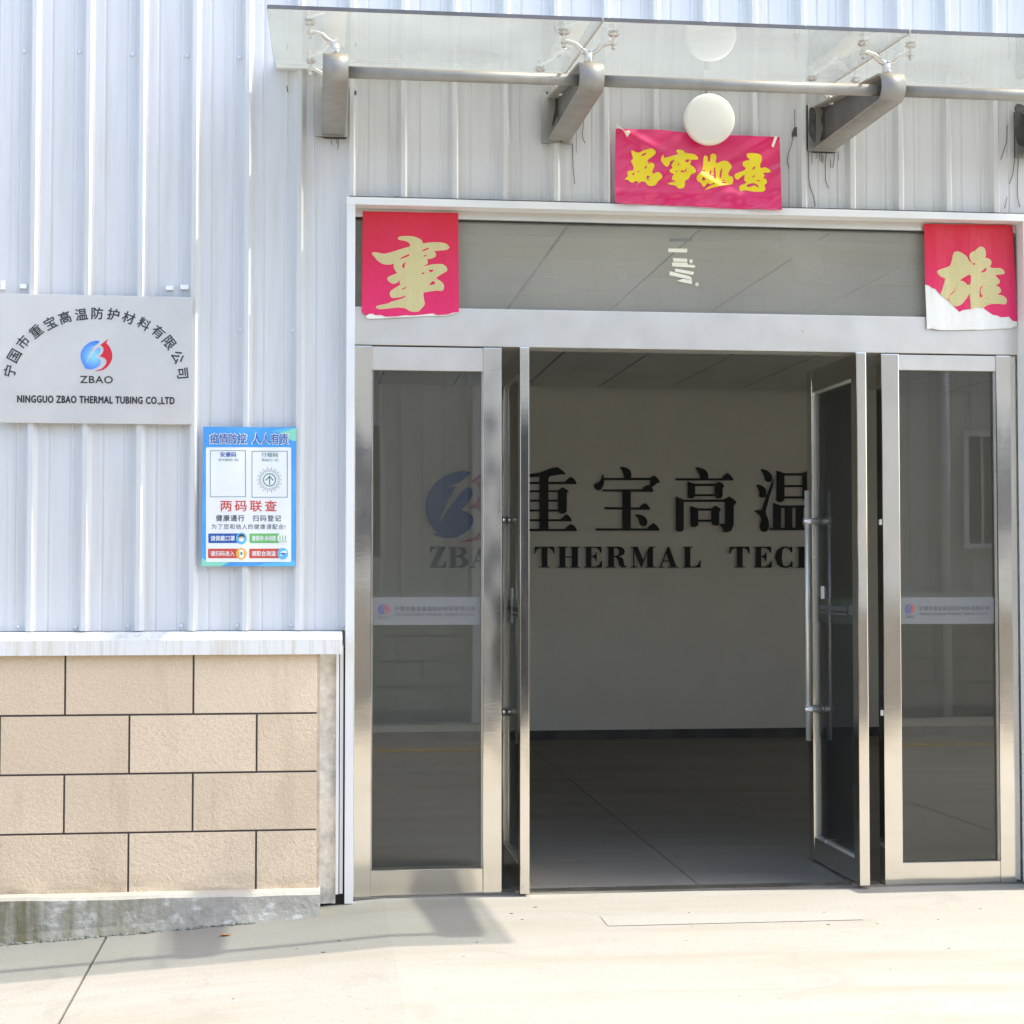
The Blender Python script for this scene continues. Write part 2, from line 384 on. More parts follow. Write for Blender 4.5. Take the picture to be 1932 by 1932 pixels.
def curve_to_mesh(cu, y, th, drape=None, cut=0.03, post=None):
    o = bpy.data.objects.new('tmp', cu); COL.objects.link(o)
    dg = bpy.context.evaluated_depsgraph_get(); dg.update()
    me = bpy.data.meshes.new_from_object(o.evaluated_get(dg))
    bpy.data.objects.remove(o); bpy.data.curves.remove(cu)
    me.materials.clear()
    if post: post(me)
    bm = bmesh.new(); bm.from_mesh(me)
    for v in bm.verts: v.co = Vector((v.co.x, y + th / 2 - v.co.z, v.co.y))
    if drape:
        for _ in range(4):
            es = [e for e in bm.edges if e.calc_length() > cut]
            if not es: break
            bmesh.ops.subdivide_edges(bm, edges=es, cuts=1)
            bmesh.ops.triangulate(bm, faces=[q for q in bm.faces if len(q.verts) > 3])
        for v in bm.verts: v.co.y += drape(v.co.x, v.co.z)
    bmesh.ops.recalc_face_normals(bm, faces=bm.faces)
    bm.to_mesh(me); bm.free(); return me
def shape(name, mat, polys, f, y, th, parent=None, smooth=0, drape=None, cut=0.03):
    return link(name, shape_mesh(polys, f, y, th, smooth, drape, cut), mat, parent)
def text(name, mat, s, rect, y, th, parent=None, bold=0.0, rot=0, spacing=1.0, size=None, drape=None):
    """rect = (x0, z0, x1, z1) that the outline is fitted to; or centre + size with rot"""
    cu = bpy.data.curves.new('tmp', 'FONT'); cu.body = s; cu.size = 1; cu.extrude = 0.5; cu.space_character = spacing
    cu.resolution_u = 3
    def post(me):
        xs = [v.co.x for v in me.vertices]; ys = [v.co.y for v in me.vertices]
        ax, bx, ay, by = min(xs), max(xs), min(ys), max(ys)
        if size is None:
            x0, z0, x1, z1 = rect
            for v in me.vertices:
                v.co = ((v.co.x-ax)/(bx-ax)*(x1-x0)+x0, (v.co.y-ay)/(by-ay)*(z1-z0)+z0, v.co.z*th)
        else:
            cx, cy = (ax+bx)/2, (ay+by)/2; k = size / max(bx-ax, by-ay); c, q = math.cos(rot), math.sin(rot)
            for v in me.vertices:
                a, b = (v.co.x-cx)*k, (v.co.y-cy)*k
                v.co = (rect[0] + a*c - b*q, rect[1] + a*q + b*c, v.co.z*th)
    me = curve_to_mesh(cu, y, th, drape, 0.02, post)
    if bold:
        hgt = (size if size else (rect[3] - rect[1])) * bold * 0.8
        if not size: hgt = min(hgt, 0.05 * (rect[3] - rect[1]))
        bm = bmesh.new(); bm.from_mesh(me); n0 = bm.verts[:] + bm.edges[:] + bm.faces[:]
        for q, (a, b) in enumerate(((hgt, 0), (-hgt, 0), (0, hgt), (0, -hgt))):
            d = bmesh.ops.duplicate(bm, geom=n0); bmesh.ops.translate(bm, vec=(a, -0.00003 * (q + 1), b), verts=[v for v in d['geom'] if isinstance(v, bmesh.types.BMVert)])
        bm.to_mesh(me); bm.free()
    return link(name, me, mat, parent)
def zoomf(ox, oy, sc, y):
    "picture-sheet units of an enlarged crop (offset in full pixels, enlargement) to x, z on plane y"
    k = 1932 / 3072
    return lambda a, b: W((ox + a / sc) * k, (oy + b / sc) * k, y)
def rectf(f, x0, y0, x1, y1):
    a = f(x0, y1); b = f(x1, y0); return (a[0], a[1], b[0], b[1])
def copy_tree(o, dx=(0, 0, 0), parent=None):
    c = o.copy(); COL.objects.link(c)
    if parent is None: c.location = o.location + Vector(dx)
    else: c.parent = parent
    for ch in list(o.children): copy_tree(ch, parent=c)
    return c

# ------------------------------------------------------------------ ground
def gz(x, y):
    z = 0.0
    if x < 0.35: 
        d = min(0.35 - x, 7.0); z -= 0.066 * d * min(1, d / 0.35)
    if y < -0.1: z -= 0.012 * min(-0.1 - y, 10)
    return z
def sheet(name, mat, xs, ys, dz, parent=None, thick=0.0):
    bm = bmesh.new(); g = [[bm.verts.new((x, y, gz(x, y) + dz)) for x in xs] for y in ys]
    for i in range(len(ys)-1):
        for j in range(len(xs)-1): bm.faces.new((g[i][j], g[i][j+1], g[i+1][j+1], g[i+1][j]))
    if thick:
        r = bmesh.ops.extrude_face_region(bm, geom=bm.faces[:])
        for v in r['geom']:
            if isinstance(v, bmesh.types.BMVert): v.co.z -= thick
    return finish(bm, name, mat, parent)
def span(a, b, step=0.25):
    n = max(1, round((b - a) / step)); return [a + (b - a) * i / n for i in range(n + 1)]
ground = sheet('ground', 'groove', [-200, -40, -12] + span(-6, 1, 0.5) + [8, 20, 60, 200], [-200, -60, -25, -12] + span(-10, 0.0, 1.0), -0.030)
tag(ground, kind='structure')
JX = [-16.82, -12.82, -8.82, -4.82, -0.82, 3.55, 7.55, 11.55, 15.55]; JY = [-18.5, -14.5, -10.2, -4.35, 0.012]
for a, b in zip(JX, JX[1:]):
    for c, d in zip(JY, JY[1:]):
        sheet('concrete_slab', 'ground', span(a + 0.005, b - 0.005, 0.35), span(c + 0.005, d - 0.005, 0.35) if c > -6 else span(c + .005, d - .005, 1.5), 0.0, ground, 0.028)
far = [sheet('outer_concrete', 'ground', [-200, -60, -16.83], [-200, -60, -18.5, 0.0], -0.003, ground),
       sheet('outer_concrete', 'ground', [15.56, 60, 200], [-200, -60, -18.5, 0.0], -0.003, ground),
       sheet('outer_concrete', 'ground', [-16.82, 0, 15.55], [-200, -60, -18.51], -0.003, ground)]
# pale cement patch in front of the door, and the faint yellow line across the yard
def gpoint(u, v):
    d = _rot @ Vector(((u - 966) / FPX, -(v - 966) / FPX, -1)); t = 5.0
    for _ in range(25):
        p = CAM + d * t; t -= (p.z - gz(p.x, p.y)) / d.z
    return CAM + d * t
pa, pb, pc = gpoint(1133, 1730), gpoint(1612, 1724), gpoint(1140, 1748)
sheet('cement_patch', 'patch', span(pa.x, pb.x, 0.1), [pc.y, (pc.y + pa.y) / 2 + 0.01, pa.y], 0.002, ground)
box('yellow_line', 'yellow_line', -2, 9, -6.35, -6.23, gz(2, -6.3) - 0.004, gz(2, -6.3) + 0.004, ground)
# interior floor
FX0, FX1, FY1 = -5.2, 7.0, 6.46
floor = box('floor', 'groove', FX0, FX1, 0.02, 6.6, -0.2, -0.012); tag(floor, kind='structure')
fj = WX(1325, 0.05, 1685) + 0.005
for a, b in ((FX0, fj), (fj, FX1)):
    for c, d in ((0.02, 6.6),):
        box('concrete_slab', 'floor', a + 0.0025, b - 0.0025, c, d, -0.011, 0.0, floor)

# ------------------------------------------------------------------ the factory building
XL = WX(652, -0.05); XLi = WX(668, -0.05)                    # white surround, left upright
XR = WX(1938, -0.05); XRo = WX(1956, -0.05)
ZH1 = WZ(372, -0.05, 655); ZH0 = WZ(386, -0.05, 690)         # header trim top / bottom
ZS = WZ(1190, 0.0, 300)                                      # sill meets cladding
bld = empty('factory_building', (1.4, 0.6, 0), 'white corrugated metal factory building on a tan block base wall with open glass doors', 'building')

# cladding sheets
PITCH_R = 0.2165; RX0 = WX(74, -0.02, 0)
prof = [(-0.1083, 0), (-0.076, 0), (-0.072, -0.0045), (-0.066, -0.0045), (-0.062, -0.0015), (-0.040, -0.0015), (-0.024, -0.030), (-0.006, -0.031), (0.012, -0.0015),
        (0.046, -0.0015), (0.050, 0.003), (0.056, 0.003), (0.060, 0.0)]
def clad_sheet(x_first, n, z0, z1, mat='clad', parent=None, y=0.0, flip=1, xmin=-99, xmax=99, name='cladding_sheet', dy=0.0):
    pts = []
    for i in range(n):
        for a, b in prof: pts.append((x_first + i * PITCH_R + a, b))
    pts.append((x_first + (n - 0.5) * PITCH_R, 0))
    pts = [(min(max(a, xmin), xmax), b) for a, b in pts if xmin - 0.03 < a < xmax + 0.03]
    bm = bmesh.new(); prev = None
    for a, b in pts:
        yy = y + dy + b * flip
        cur = (bm.verts.new((a, yy, z0)), bm.verts.new((a, yy, z1)))
        if prev and abs(prev[2] - a) > 1e-6: bm.faces.new((prev[0], cur[0], cur[1], prev[1])) if flip > 0 else bm.faces.new((prev[1], cur[1], cur[0], prev[0]))
        prev = (cur[0], cur[1], a)
    return finish(bm, name, mat, parent, recalc=False)
screw_bm = bmesh.new()
bmesh.ops.create_cone(screw_bm, cap_ends=True, segments=10, radius1=0.0085, radius2=0.006, depth=0.009)
for v in screw_bm.verts: v.co = Vector((v.co.x, -v.co.z, v.co.y))
screw_me = bpy.data.meshes.new('screw'); screw_bm.to_mesh(screw_me); screw_bm.free(); screw_me.materials.append(M['screw'])
def screw(x, z, y, sheet_o):
    o = bpy.data.objects.new('screw', screw_me); COL.objects.link(o); o.parent = sheet_o
    o.location = Vector((x, y, z))
    return o
ZTOP = 6.4
i = -20; sheets = []; ADDED_WINS = []
def offcamera_window(x0, x1, z0, z1):  # front windows added out of view to let daylight into the room
    ADDED_WINS.append((x0, x1, z0, z1)); t = 0.05
    wf = box('offcamera_window', 'trim', x0, x0 + t, -0.04, 0.06, z0, z1, bld)
    for a, b, c, d in ((x1 - t, x1, z0, z1), (x0 + t, x1 - t, z0, z0 + t), (x0 + t, x1 - t, z1 - t, z1), ((x0 + x1) / 2 - t / 2, (x0 + x1) / 2 + t / 2, z0 + t, z1 - t)): box('added_window_frame', 'trim', a, b, -0.038, 0.058, c, d, wf)
    for a, b in ((x0 + t, (x0 + x1) / 2 - t / 2), ((x0 + x1) / 2 + t / 2, x1 - t)): box('added_window_pane', 'glass', a, b, 0.0, 0.006, z0 + t, z1 - t, wf)
wx = []
while True:
    xf = RX0 + i * PITCH_R
    if xf > 6.5: break
    xa, xb = xf - 0.5 * PITCH_R, xf + 3.5 * PITCH_R
    k = (i // 4) % 2
    added_win = (-4.9 < xa < -2.8) or (4.0 < xa < 6.2)
    if added_win: wx.append((xa, xb))
    if xa < XL + 0.01 and added_win:
        clad_sheet(xf, 4, 2.75, ZTOP, parent=bld, dy=0.0012 * k)
    elif xa < XL + 0.01:
        s = clad_sheet(xf, 4, ZS, ZTOP, parent=bld, xmax=XL + 0.01, dy=0.0012 * k); sheets.append((s, xa, min(xb, XL), ZS))
    if xb > XL and xa < XRo:
        s = clad_sheet(xf, 4, ZH1 - 0.012, ZTOP, parent=bld, xmin=XL + 0.01, dy=0.0012 * k); sheets.append((s, max(xa, XL), xb, ZH1))
    if xa >= XRo:
        s = clad_sheet(xf, 4, 2.75 if added_win else 1.09, ZTOP, parent=bld, dy=0.0012 * k)
    i += 4
for side in (-1, 1):
    q = [p for p in wx if p[0] * side > 0]; offcamera_window(min(p[0] for p in q) + 0.002, max(p[1] for p in q) - 0.002, 1.125, 2.748)
def put_screw(u, v):
    x, z = W(u, v, -0.004)
    for s, a, b, z0 in sheets:
        if a <= x < b and z >= z0: return screw(x, z, -0.006, s)
for u, v in [(46, 97), (150, 98), (250, 103), (353, 106), (452, 108), (454, 622), (553, 623), (35, 1182), (143, 1183), (241, 1181), (342, 1180), (448, 1180), (549, 1179),
             (749, 368), (850, 371), (947, 372), (1036, 377), (1130, 380), (1515, 390), (1609, 391), (1699, 392), (1785, 393), (1877, 397), (648, 1180)]:
    put_screw(u, v)
# white surround of the entrance
box('trim_upright', 'trim', XL, XLi, -0.05, 0.03, -0.01, ZH1, bld, 0.002)
box('trim_upright', 'trim', XR, XRo + 0.02, -0.05, 0.03, 0.005, ZH1, bld, 0.002)
box('trim_header', 'trim', XL - 0.002, XRo + 0.022, -0.052, 0.032, ZH0, ZH1 + 0.002, bld, 0.002)
box('header_shadow_line', 'sealant', XL + 0.01, XRo + 0.01, -0.046, -0.002, ZH1 + 0.0025, ZH1 + 0.0075, bld)  # dark strip painted for the shadow line between cladding and header
# sill flashing over the base wall (sloping drip, front lip)
def prism(name, mat, prof_yz, x0, x1, parent, bev=0):
    bm = bmesh.new(); A = [bm.verts.new((x0, y, z)) for y, z in prof_yz]; B = [bm.verts.new((x1, y, z)) for y, z in prof_yz]
    n = len(A)
    for k in range(n): bm.faces.new((A[k], A[(k+1) % n], B[(k+1) % n], B[k]))
    bm.faces.new(A[::-1]); bm.faces.new(B)
    if bev: bmesh.ops.bevel(bm, geom=[e for e in bm.edges], offset=bev, segments=2, affect='EDGES')
    return finish(bm, name, mat, parent)
ys = -0.17; zf1 = WZ(1208, ys, 300); zf0 = WZ(1236, ys, 300); XSR = WX(646, ys, 1205)
prism('sill_flashing', 'sill', [(0.01, ZS - 0.002), (-0.034, ZS - 0.004), (ys, zf1), (ys, zf0), (ys + 0.004, zf0), (ys + 0.004, zf1 - 0.006), (0.01, ZS - 0.012)], -5.6, XSR, bld)
prism('sill_flashing', 'sill', [(0.01, ZS - 0.002), (-0.034, ZS - 0.004), (ys, zf1), (ys, zf0), (ys + 0.004, zf0), (ys + 0.004, zf1 - 0.006), (0.01, ZS - 0.012)], XRo + 0.03, 7.3, bld)
# base wall with blocks
YB = -0.135
XBR = WX(597, YB, 1450); ZB0 = WZ(1678, YB, 300) - 0.02
base = box('base_wall', 'joint', -5.6, XBR, YB, 0.05, ZB0, zf0 + 0.03, bld)
rows = [WZ(1240, YB, 300) + 0.03, WZ(1348, YB, 300), WZ(1459, YB, 300), WZ(1570, YB, 300), ZB0]
jxs = [WX(123, YB, 1300), WX(244, YB, 1400)]
bw = WX(365, YB, 1300) - WX(123, YB, 1300)
for r in range(4):
    zt, zb = rows[r] - 0.004, rows[r + 1] + 0.004
    x = (jxs[0] if r % 2 == 0 else jxs[1]) - 10 * bw
    while x < XBR:
        a, b = max(x + 0.004, -5.6), min(x + bw - 0.004, XBR - 0.0)
        if b - a > 0.02 and b > -5.6: 
            off = random.uniform(0.003, 0.0045)
            box('stone_block', 'stone', a, b, YB - off, YB + 0.01, zb, zt, base, 0.0015)
        x += bw
box('wall_end_face', 'mortar_edge', XBR, XBR + 0.013, YB - 0.001, 0.05, ZB0, zf0 + 0.02, bld)
# matching base wall right of the entrance (just outside the picture)
box('base_wall', 'stone', XRo + 0.03, 7.3, YB, 0.05, 0.02, zf0 + 0.03, bld)
# crumbling strip, channel and dark recess between wall and door surround
xg0, xg1 = XBR + 0.013, WX(632, -0.03, 1500)
bm = bmesh.new(); zs = span(-0.01, zf0 + 0.02, 0.06); L = []
for z in zs: L.append([bm.verts.new((x, -0.03 + random.uniform(-0.006, 0.004), z)) for x in span(xg0, xg1 + 0.003, 0.02)])
for A, B in zip(L, L[1:]):
    for k in range(len(A)-1): bm.faces.new((A[k], A[k+1], B[k+1], B[k]))
finish(bm, 'render_strip', 'rough_col', bld, True, recalc=False)
box('dark_recess', 'hole', xg0, XL + 0.002, -0.024, 0.03, -0.12, zf0 + 0.02, bld)  # near-black box fills the gap, painted for the shade of a hole
xc0, xc1 = WX(633.5, -0.05, 1500), WX(650, -0.05, 1500)
box('edge_channel', 'trim', xc0, xc0 + 0.012, -0.05, -0.02, 0.03, zf0 + 0.03, bld, 0.001)
box('edge_channel', 'trim', xc0 + 0.016, xc1 - 0.006, -0.04, -0.02, 0.03, zf0 + 0.03, bld, 0.001)
for v in (1390, 1462, 1585, 1640):
    x, z = W(631, v, -0.04)
    bm = bmesh.new(); bmesh.ops.create_uvsphere(bm, u_segments=10, v_segments=6, radius=0.009, matrix=Matrix.Translation((x, -0.038, z)) @ Matrix.Diagonal((0.8, 0.6, 1.5, 1)))
    finish(bm, 'sealant_blob', 'rough_col', bld, True)
# plinth kerb, its foot following the sloping yard
bm = bmesh.new(); yp = -0.215; zt = WZ(1693, yp, 150); xe = WX(604, yp, 1690)
xs = span(-5.6, xe, 0.07); F = []
for x in xs:
    j = random.uniform(-0.0025, 0.0025)
    F.append([bm.verts.new(p) for p in ((x, YB + 0.03, zt + 0.004), (x, yp + 0.012, zt + j), (x, yp, zt - 0.012 + j), (x, yp - 0.006 + j, gz(x, yp) + 0.035), (x, yp - 0.022 + 3*j, gz(x, yp) - 0.03))])
for A, B in zip(F, F[1:]):
    for k in range(4): bm.faces.new((A[k], B[k], B[k+1], A[k+1]))
e = [bm.verts.new((xe, YB + 0.03, -0.1))]; bm.faces.new(F[-1][::-1] + e)
finish(bm, 'plinth', 'plinth', bld, False)
# crumbled mortar at the foot of the plinth
bm = bmesh.new()
for k in range(240):
    x = random.uniform(-1.6, -0.25) if k < 180 else random.uniform(-4.5, -1.6)
    s = random.uniform(0.003, 0.009); y = yp - 0.014 - random.uniform(0, 0.02)
    bmesh.ops.create_icosphere(bm, subdivisions=1, radius=s, matrix=Matrix.Translation((x, y, gz(x, y) + s * 0.3)) @ Matrix.Rotation(random.random()*6, 4, 'X') @ Matrix.Diagonal((random.uniform(0.8, 2.2), 1, random.uniform(0.5, 1), 1)))
tag(finish(bm, 'crumbled_mortar', 'crumb', bld), kind='stuff')

# ------------------------------------------------------------------ entrance frames
YF = 0.03; YFb = 0.10
def xf(u, v=1100): return WX(u, YF, v)
def zf(v, u=1000): return WZ(v, YF, u)
ZT = zf(424, 1288) ; ZB1 = zf(590, 1300); ZB0d = zf(660, 1300)
box('transom_rail', 'steel_satin', XLi, XR, YF, YFb, ZT, ZH0 + 0.0, bld, 0.002)
box('transom_gasket', 'rubber', XLi + 0.002, XR - 0.002, YF + 0.012, YFb - 0.01, ZT - 0.004, ZT - 0.0005, bld)
box('transom_pane', 'glass_top', XLi + 0.001, XR - 0.001, YF + 0.03, YF + 0.038, ZB1, ZT - 0.0045, bld)
box('lintel_beam', 'steel_satin', XLi, XR, YF - 0.004, YFb + 0.05, ZB0d, ZB1, bld, 0.003)
def sidelight(ua, ub, uc, ud):
    a, b, c, d = xf(ua, 1000), xf(ub, 1000), xf(uc, 1000), xf(ud, 1000)
    fr = box('sidelight_frame', 'steel', a, b, YF, YFb, 0.0, ZB0d - 0.004, bld, 0.003)
    box('stile', 'steel', c, d, YF, YFb, 0.0, ZB0d - 0.004, fr, 0.003)
    zt0, zt1 = zf(699, (ub + uc) / 2), ZB0d - 0.006; zb1 = zf(1640 if ua < 1000 else 1626, (ub + uc) / 2)
    box('top_rail', 'steel_satin', b, c, YF + 0.004, YFb - 0.004, zt0, zt1, fr, 0.003)
    box('bottom_rail', 'steel', b, c, YF + 0.004, YFb - 0.004, 0.001, zb1, fr, 0.003)
    box('glass_bead', 'steel_dull', b, b + 0.006, YF + 0.02, YFb - 0.02, zb1, zt0, fr)
    box('glass_bead', 'steel_dull', c - 0.006, c, YF + 0.02, YFb - 0.02, zb1, zt0, fr)
    box('glass_pane', 'glass', b + 0.006, c - 0.006, YF + 0.028, YF + 0.036, zb1, zt0, fr)
    return b, c
SL = sidelight(668.5, 701, 911.5, 946.5)
SR = sidelight(1665, 1698.5, 1882, 1912)
box('frame_post', 'steel', xf(1912.6, 1000), XR, YF + 0.012, YFb, 0.0, ZB0d - 0.004, bld, 0.003)
box('threshold_strip', 'steel_dull', xf(947), xf(1664), YF, YF + 0.09, 0.0005, 0.005, bld)

# ------------------------------------------------------------------ door leaves, both swung inwards
def leaf(xa, xb, label, ztop):
    y0, y1 = -0.035, 0.705; z0, z1 = 0.012, ztop
    st, rl = 0.075, 0.105; xm = (xa + xb) / 2
    lf = box('door_leaf', 'steel', xa, xb, y0, y0 + st, z0, z1, bld, 0.004); tag(lf, label)
    box('free_stile', 'steel', xa, xb, y1 - st, y1, z0, z1, lf, 0.004)
    box('top_rail', 'steel', xa + 0.003, xb - 0.003, y0 + st, y1 - st, z1 - rl, z1 - 0.002, lf, 0.002)
    box('bottom_rail', 'steel', xa + 0.003, xb - 0.003, y0 + st, y1 - st, z0 + 0.002, z0 + rl, lf, 0.002)
    bm = bmesh.new()
    for (a, b, c, d) in ((y0+st, y0+st+0.012, z0+rl, z1-rl), (y1-st-0.012, y1-st, z0+rl, z1-rl), (y0+st+0.012, y1-st-0.012, z0+rl, z0+rl+0.012), (y0+st+0.012, y1-st-0.012, z1-rl-0.012, z1-rl)):
        add_box(bm, xa + 0.008, xb - 0.008, a, b, c, d)
    finish(bm, 'glass_bead', 'bright', lf)
    box('glass_pane', 'glass', xm - 0.004, xm + 0.004, y0 + st + 0.012, y1 - st - 0.012, z0 + rl + 0.012, z1 - rl - 0.012, lf)
    yh = 0.60
    for s in (-1, 1):
        tube('handle_bar', 'satin', [(xm + s*0.055, yh, 0.57), (xm + s*0.055, yh, 1.735)], 0.0115, lf, 16)
    for z in (0.715, 1.592):
        bm = bmesh.new(); add_tube(bm, [(xm - 0.072, yh, z), (xm - 0.004, yh, z)], 0.0165, 16); add_tube(bm, [(xm - 0.004, yh, z), (xm + 0.004, yh, z)], 0.019, 16); add_tube(bm, [(xm + 0.004, yh, z), (xm + 0.072, yh, z)], 0.0165, 16)
        finish(bm, 'handle_clamp', 'chrome', lf, True)
    # pivot hardware at the floor
    box('floor_pivot', 'steel_dull', xa - 0.012, xb + 0.012, 0.035, 0.14, 0.0055, 0.0115, lf)
    return lf, xm
zlt = ZB0d - 0.008
LL, xmL = leaf(WX(981, -0.035, 1050), WX(999, -0.035, 1050), 'left door leaf swung inwards, seen almost edge-on beside the left sidelight', zlt)
LR, xmR = leaf(WX(1618, -0.035, 1050), WX(1637, -0.035, 1050), 'right door leaf swung inwards showing its glass and long pull handles', zlt)
x = xmL
box('lock_plate', 'lock', x - 0.0085, x - 0.0045, 0.36, 0.41, WZ(1175, 0.4), WZ(1110, 0.4), LL, 0.001)
box('lock_plate', 'lock', xmR - 0.0085, xmR - 0.0045, 0.50, 0.545, WZ(1130, 0.5, 1550), WZ(1106, 0.5, 1550), LR, 0.001)
# push-button on the right jamb, stopper on the left one
for u, v in ((1659, 985), (1660, 1345)):
    xx, z = W(u, v, YF + 0.02); box('jamb_catch', 'lock', xf(1665, 1000) - 0.006, xf(1665, 1000) - 0.0005, YF + 0.01, YF + 0.03, z - 0.012, z + 0.012, bld)

# ------------------------------------------------------------------ interior
ZC = 2.87
box('interior_wall', 'plaster', FX0, FX1, FY1, FY1 + 0.15, 0.0, ZC + 0.3, bld)
for a, y0_, y1_ in ((FX0 - 0.07, 0.9, 5.9), (FX1, 1.2, 5.2)):  # side walls left open at the added, unseen end windows
    for b, c, d, e in ((0.20, y0_, 0, ZC + 0.3), (y1_, FY1, 0, ZC + 0.3), (y0_, y1_, 0, 0.9), (y0_, y1_, 2.6, ZC + 0.3)): box('interior_wall', 'plaster', a, a + 0.07, b, c, d, e, bld)
for a, b, wn in ((FX0, XL, ADDED_WINS[0]), (XRo + 0.02, FX1, ADDED_WINS[1])):
    box('interior_wall', 'plaster', a, wn[0], 0.06, 0.20, -0.02, ZC + 0.3, bld); box('interior_wall', 'plaster', wn[1], b, 0.06, 0.20, -0.02, ZC + 0.3, bld)
    box('interior_wall', 'plaster', wn[0], wn[1], 0.06, 0.20, -0.02, wn[2], bld); box('interior_wall', 'plaster', wn[0], wn[1], 0.06, 0.20, wn[3], ZC + 0.3, bld)
box('interior_lintel', 'plaster', XL, XRo + 0.02, 0.12, 0.20, ZH0 - 0.02, 6.3, bld)
box('roof', 'clad', -5.62, 7.4, 0.05, 8, 6.3, 6.5, bld)
box('back_wall', 'clad', -5.6, 7.35, 7.9, 8.0, -0.4, 6.3, bld)
for xe_, y0_, y1_ in ((-5.42, 0.9, 5.9), (7.2, 1.2, 5.2)):      # gable ends, each with an added, unseen daylight window
    for a, b, c, d in ((0.22, y0_, -0.4, 6.3), (y1_, 7.9, -0.4, 6.3), (y0_, y1_, -0.4, 0.9), (y0_, y1_, 2.6, 6.3)): box('end_wall', 'clad', xe_, xe_ + 0.15, a, b, c, d, bld)
    wf = box('offcamera_window', 'trim', xe_ + 0.02, xe_ + 0.1, y0_, y0_ + 0.05, 0.9, 2.6, bld)
    for a, b, c, d in ((y1_ - 0.05, y1_, 0.9, 2.6), (y0_ + 0.05, y1_ - 0.05, 0.9, 0.95), (y0_ + 0.05, y1_ - 0.05, 2.55, 2.6), ((y0_ + y1_) / 2 - 0.03, (y0_ + y1_) / 2 + 0.03, 0.95, 2.55)): box('added_window_frame', 'trim', xe_ + 0.02, xe_ + 0.1, a, b, c, d, wf)
    for a, b in ((y0_ + 0.05, (y0_ + y1_) / 2 - 0.03), ((y0_ + y1_) / 2 + 0.03, y1_ - 0.05)): box('added_window_pane', 'glass_top', xe_ + 0.05, xe_ + 0.056, a, b, 0.95, 2.55, wf)
box('skirting', 'skirt', FX0, FX1, FY1 - 0.012, FY1, 0.0, 0.075, bld)
ceil = box('ceiling', 'ceil_line', FX0, FX1, 0.20, FY1, ZC + 0.006, ZC + 0.05, bld)
xl0 = WX(1066, 0.45, 435); xl0 = W(1064, 435, 0.0)[0]
# line positions: solve where the ceiling plane shows at v=435
def on_ceiling(u, v):
    d = _rot @ Vector(((u - 966) / FPX, -(v - 966) / FPX, -1)); t = (ZC - CAM.z) / d.z; return CAM + d * t
cx0 = on_ceiling(1064, 435).x; cy0 = on_ceiling(1300, 452).y
tile_me = None
y = cy0 - 2 * 0.5
while y < FY1:
    x = cx0 - 8 * 0.595
    while x < FX1:
        a, b, c, d = max(x + 0.007, FX0), min(x + 0.588, FX1), max(y + 0.008, 0.2), min(y + 0.492, FY1)
        if b - a > 0.05 and d - c > 0.05:
            if abs((b - a) - 0.581) < 1e-4 and abs((d - c) - 0.484) < 1e-4:
                if tile_me is None:
                    bm = bmesh.new(); add_box(bm, 0, 0.581, 0, 0.484, 0, 0.008, 0.001); tile_me = bpy.data.meshes.new('ceiling_tile'); bm.to_mesh(tile_me); bm.free(); tile_me.materials.append(M['ceil'])
                o = bpy.data.objects.new('ceiling_tile', tile_me); COL.objects.link(o); o.parent = ceil
                o.location = Vector((a, c, ZC - 0.002 + random.uniform(-0.0006, 0.0006)))
            else:
                box('ceiling_tile', 'ceil', a, b, c, d, ZC - 0.002, ZC + 0.0055, ceil)
        x += 0.595
    y += 0.5

# ------------------------------------------------------------------ lettering on the interior back wall
YW = FY1 - 0.016
lt = empty('wall_lettering', (WX(1250, YW), YW, WZ(1000, YW)), 'blue and red emblem and big black company lettering on the dim back wall inside', 'wall lettering')
fD = zoomf(1560, 1380, 4.391, YW); fE = zoomf(2000, 1380, 4.391, YW); fF = zoomf(1240, 1380, 5.084, YW)
def rc(x0, y0, x1, y1): return [(x0, y0), (x1, y0), (x1, y1), (x0, y1)]
def glyph(parts, f, name='character'):
    bm = bmesh.new()
    for k, p in enumerate(parts):
        pl, sm = (p[1], 3) if isinstance(p, tuple) and p[0] == 's' else (p, 0)
        me = shape_mesh([pl], f, YW - 0.0002 * (k % 7), 0.010 + 0.0002 * (k % 7), sm)
        bm.from_mesh(me); bpy.data.meshes.remove(me)
    return finish(bm, name, 'black', lt, recalc=False)
glyph([[(-60, 222), (140, 182), (260, 165), (400, 110), (485, 90), (530, 115), (575, 150), (608, 195), (560, 186), (480, 198), (400, 212), (375, 240), (372, 260), (258, 260), (258, 218), (0, 235)],
       rc(258, 250, 375, 920), [(-110, 288), (590, 288), (625, 255), (665, 220), (710, 245), (745, 298), (740, 316), (-95, 316)],
       rc(100, 398, 510, 422), [(500, 400), (560, 358), (645, 410), (618, 435), (615, 680), (580, 705), (530, 705), (500, 680)], [(18, 380), (130, 400), (132, 680), (105, 705), (45, 705), (20, 680)],
       rc(125, 522, 505, 549), rc(125, 652, 505, 678), [(-60, 780), (530, 780), (560, 755), (610, 714), (655, 745), (684, 797), (680, 806), (-50, 806)],
       [(-110, 908), (590, 908), (630, 870), (672, 842), (720, 870), (750, 920), (748, 936), (-95, 936)]], fD)
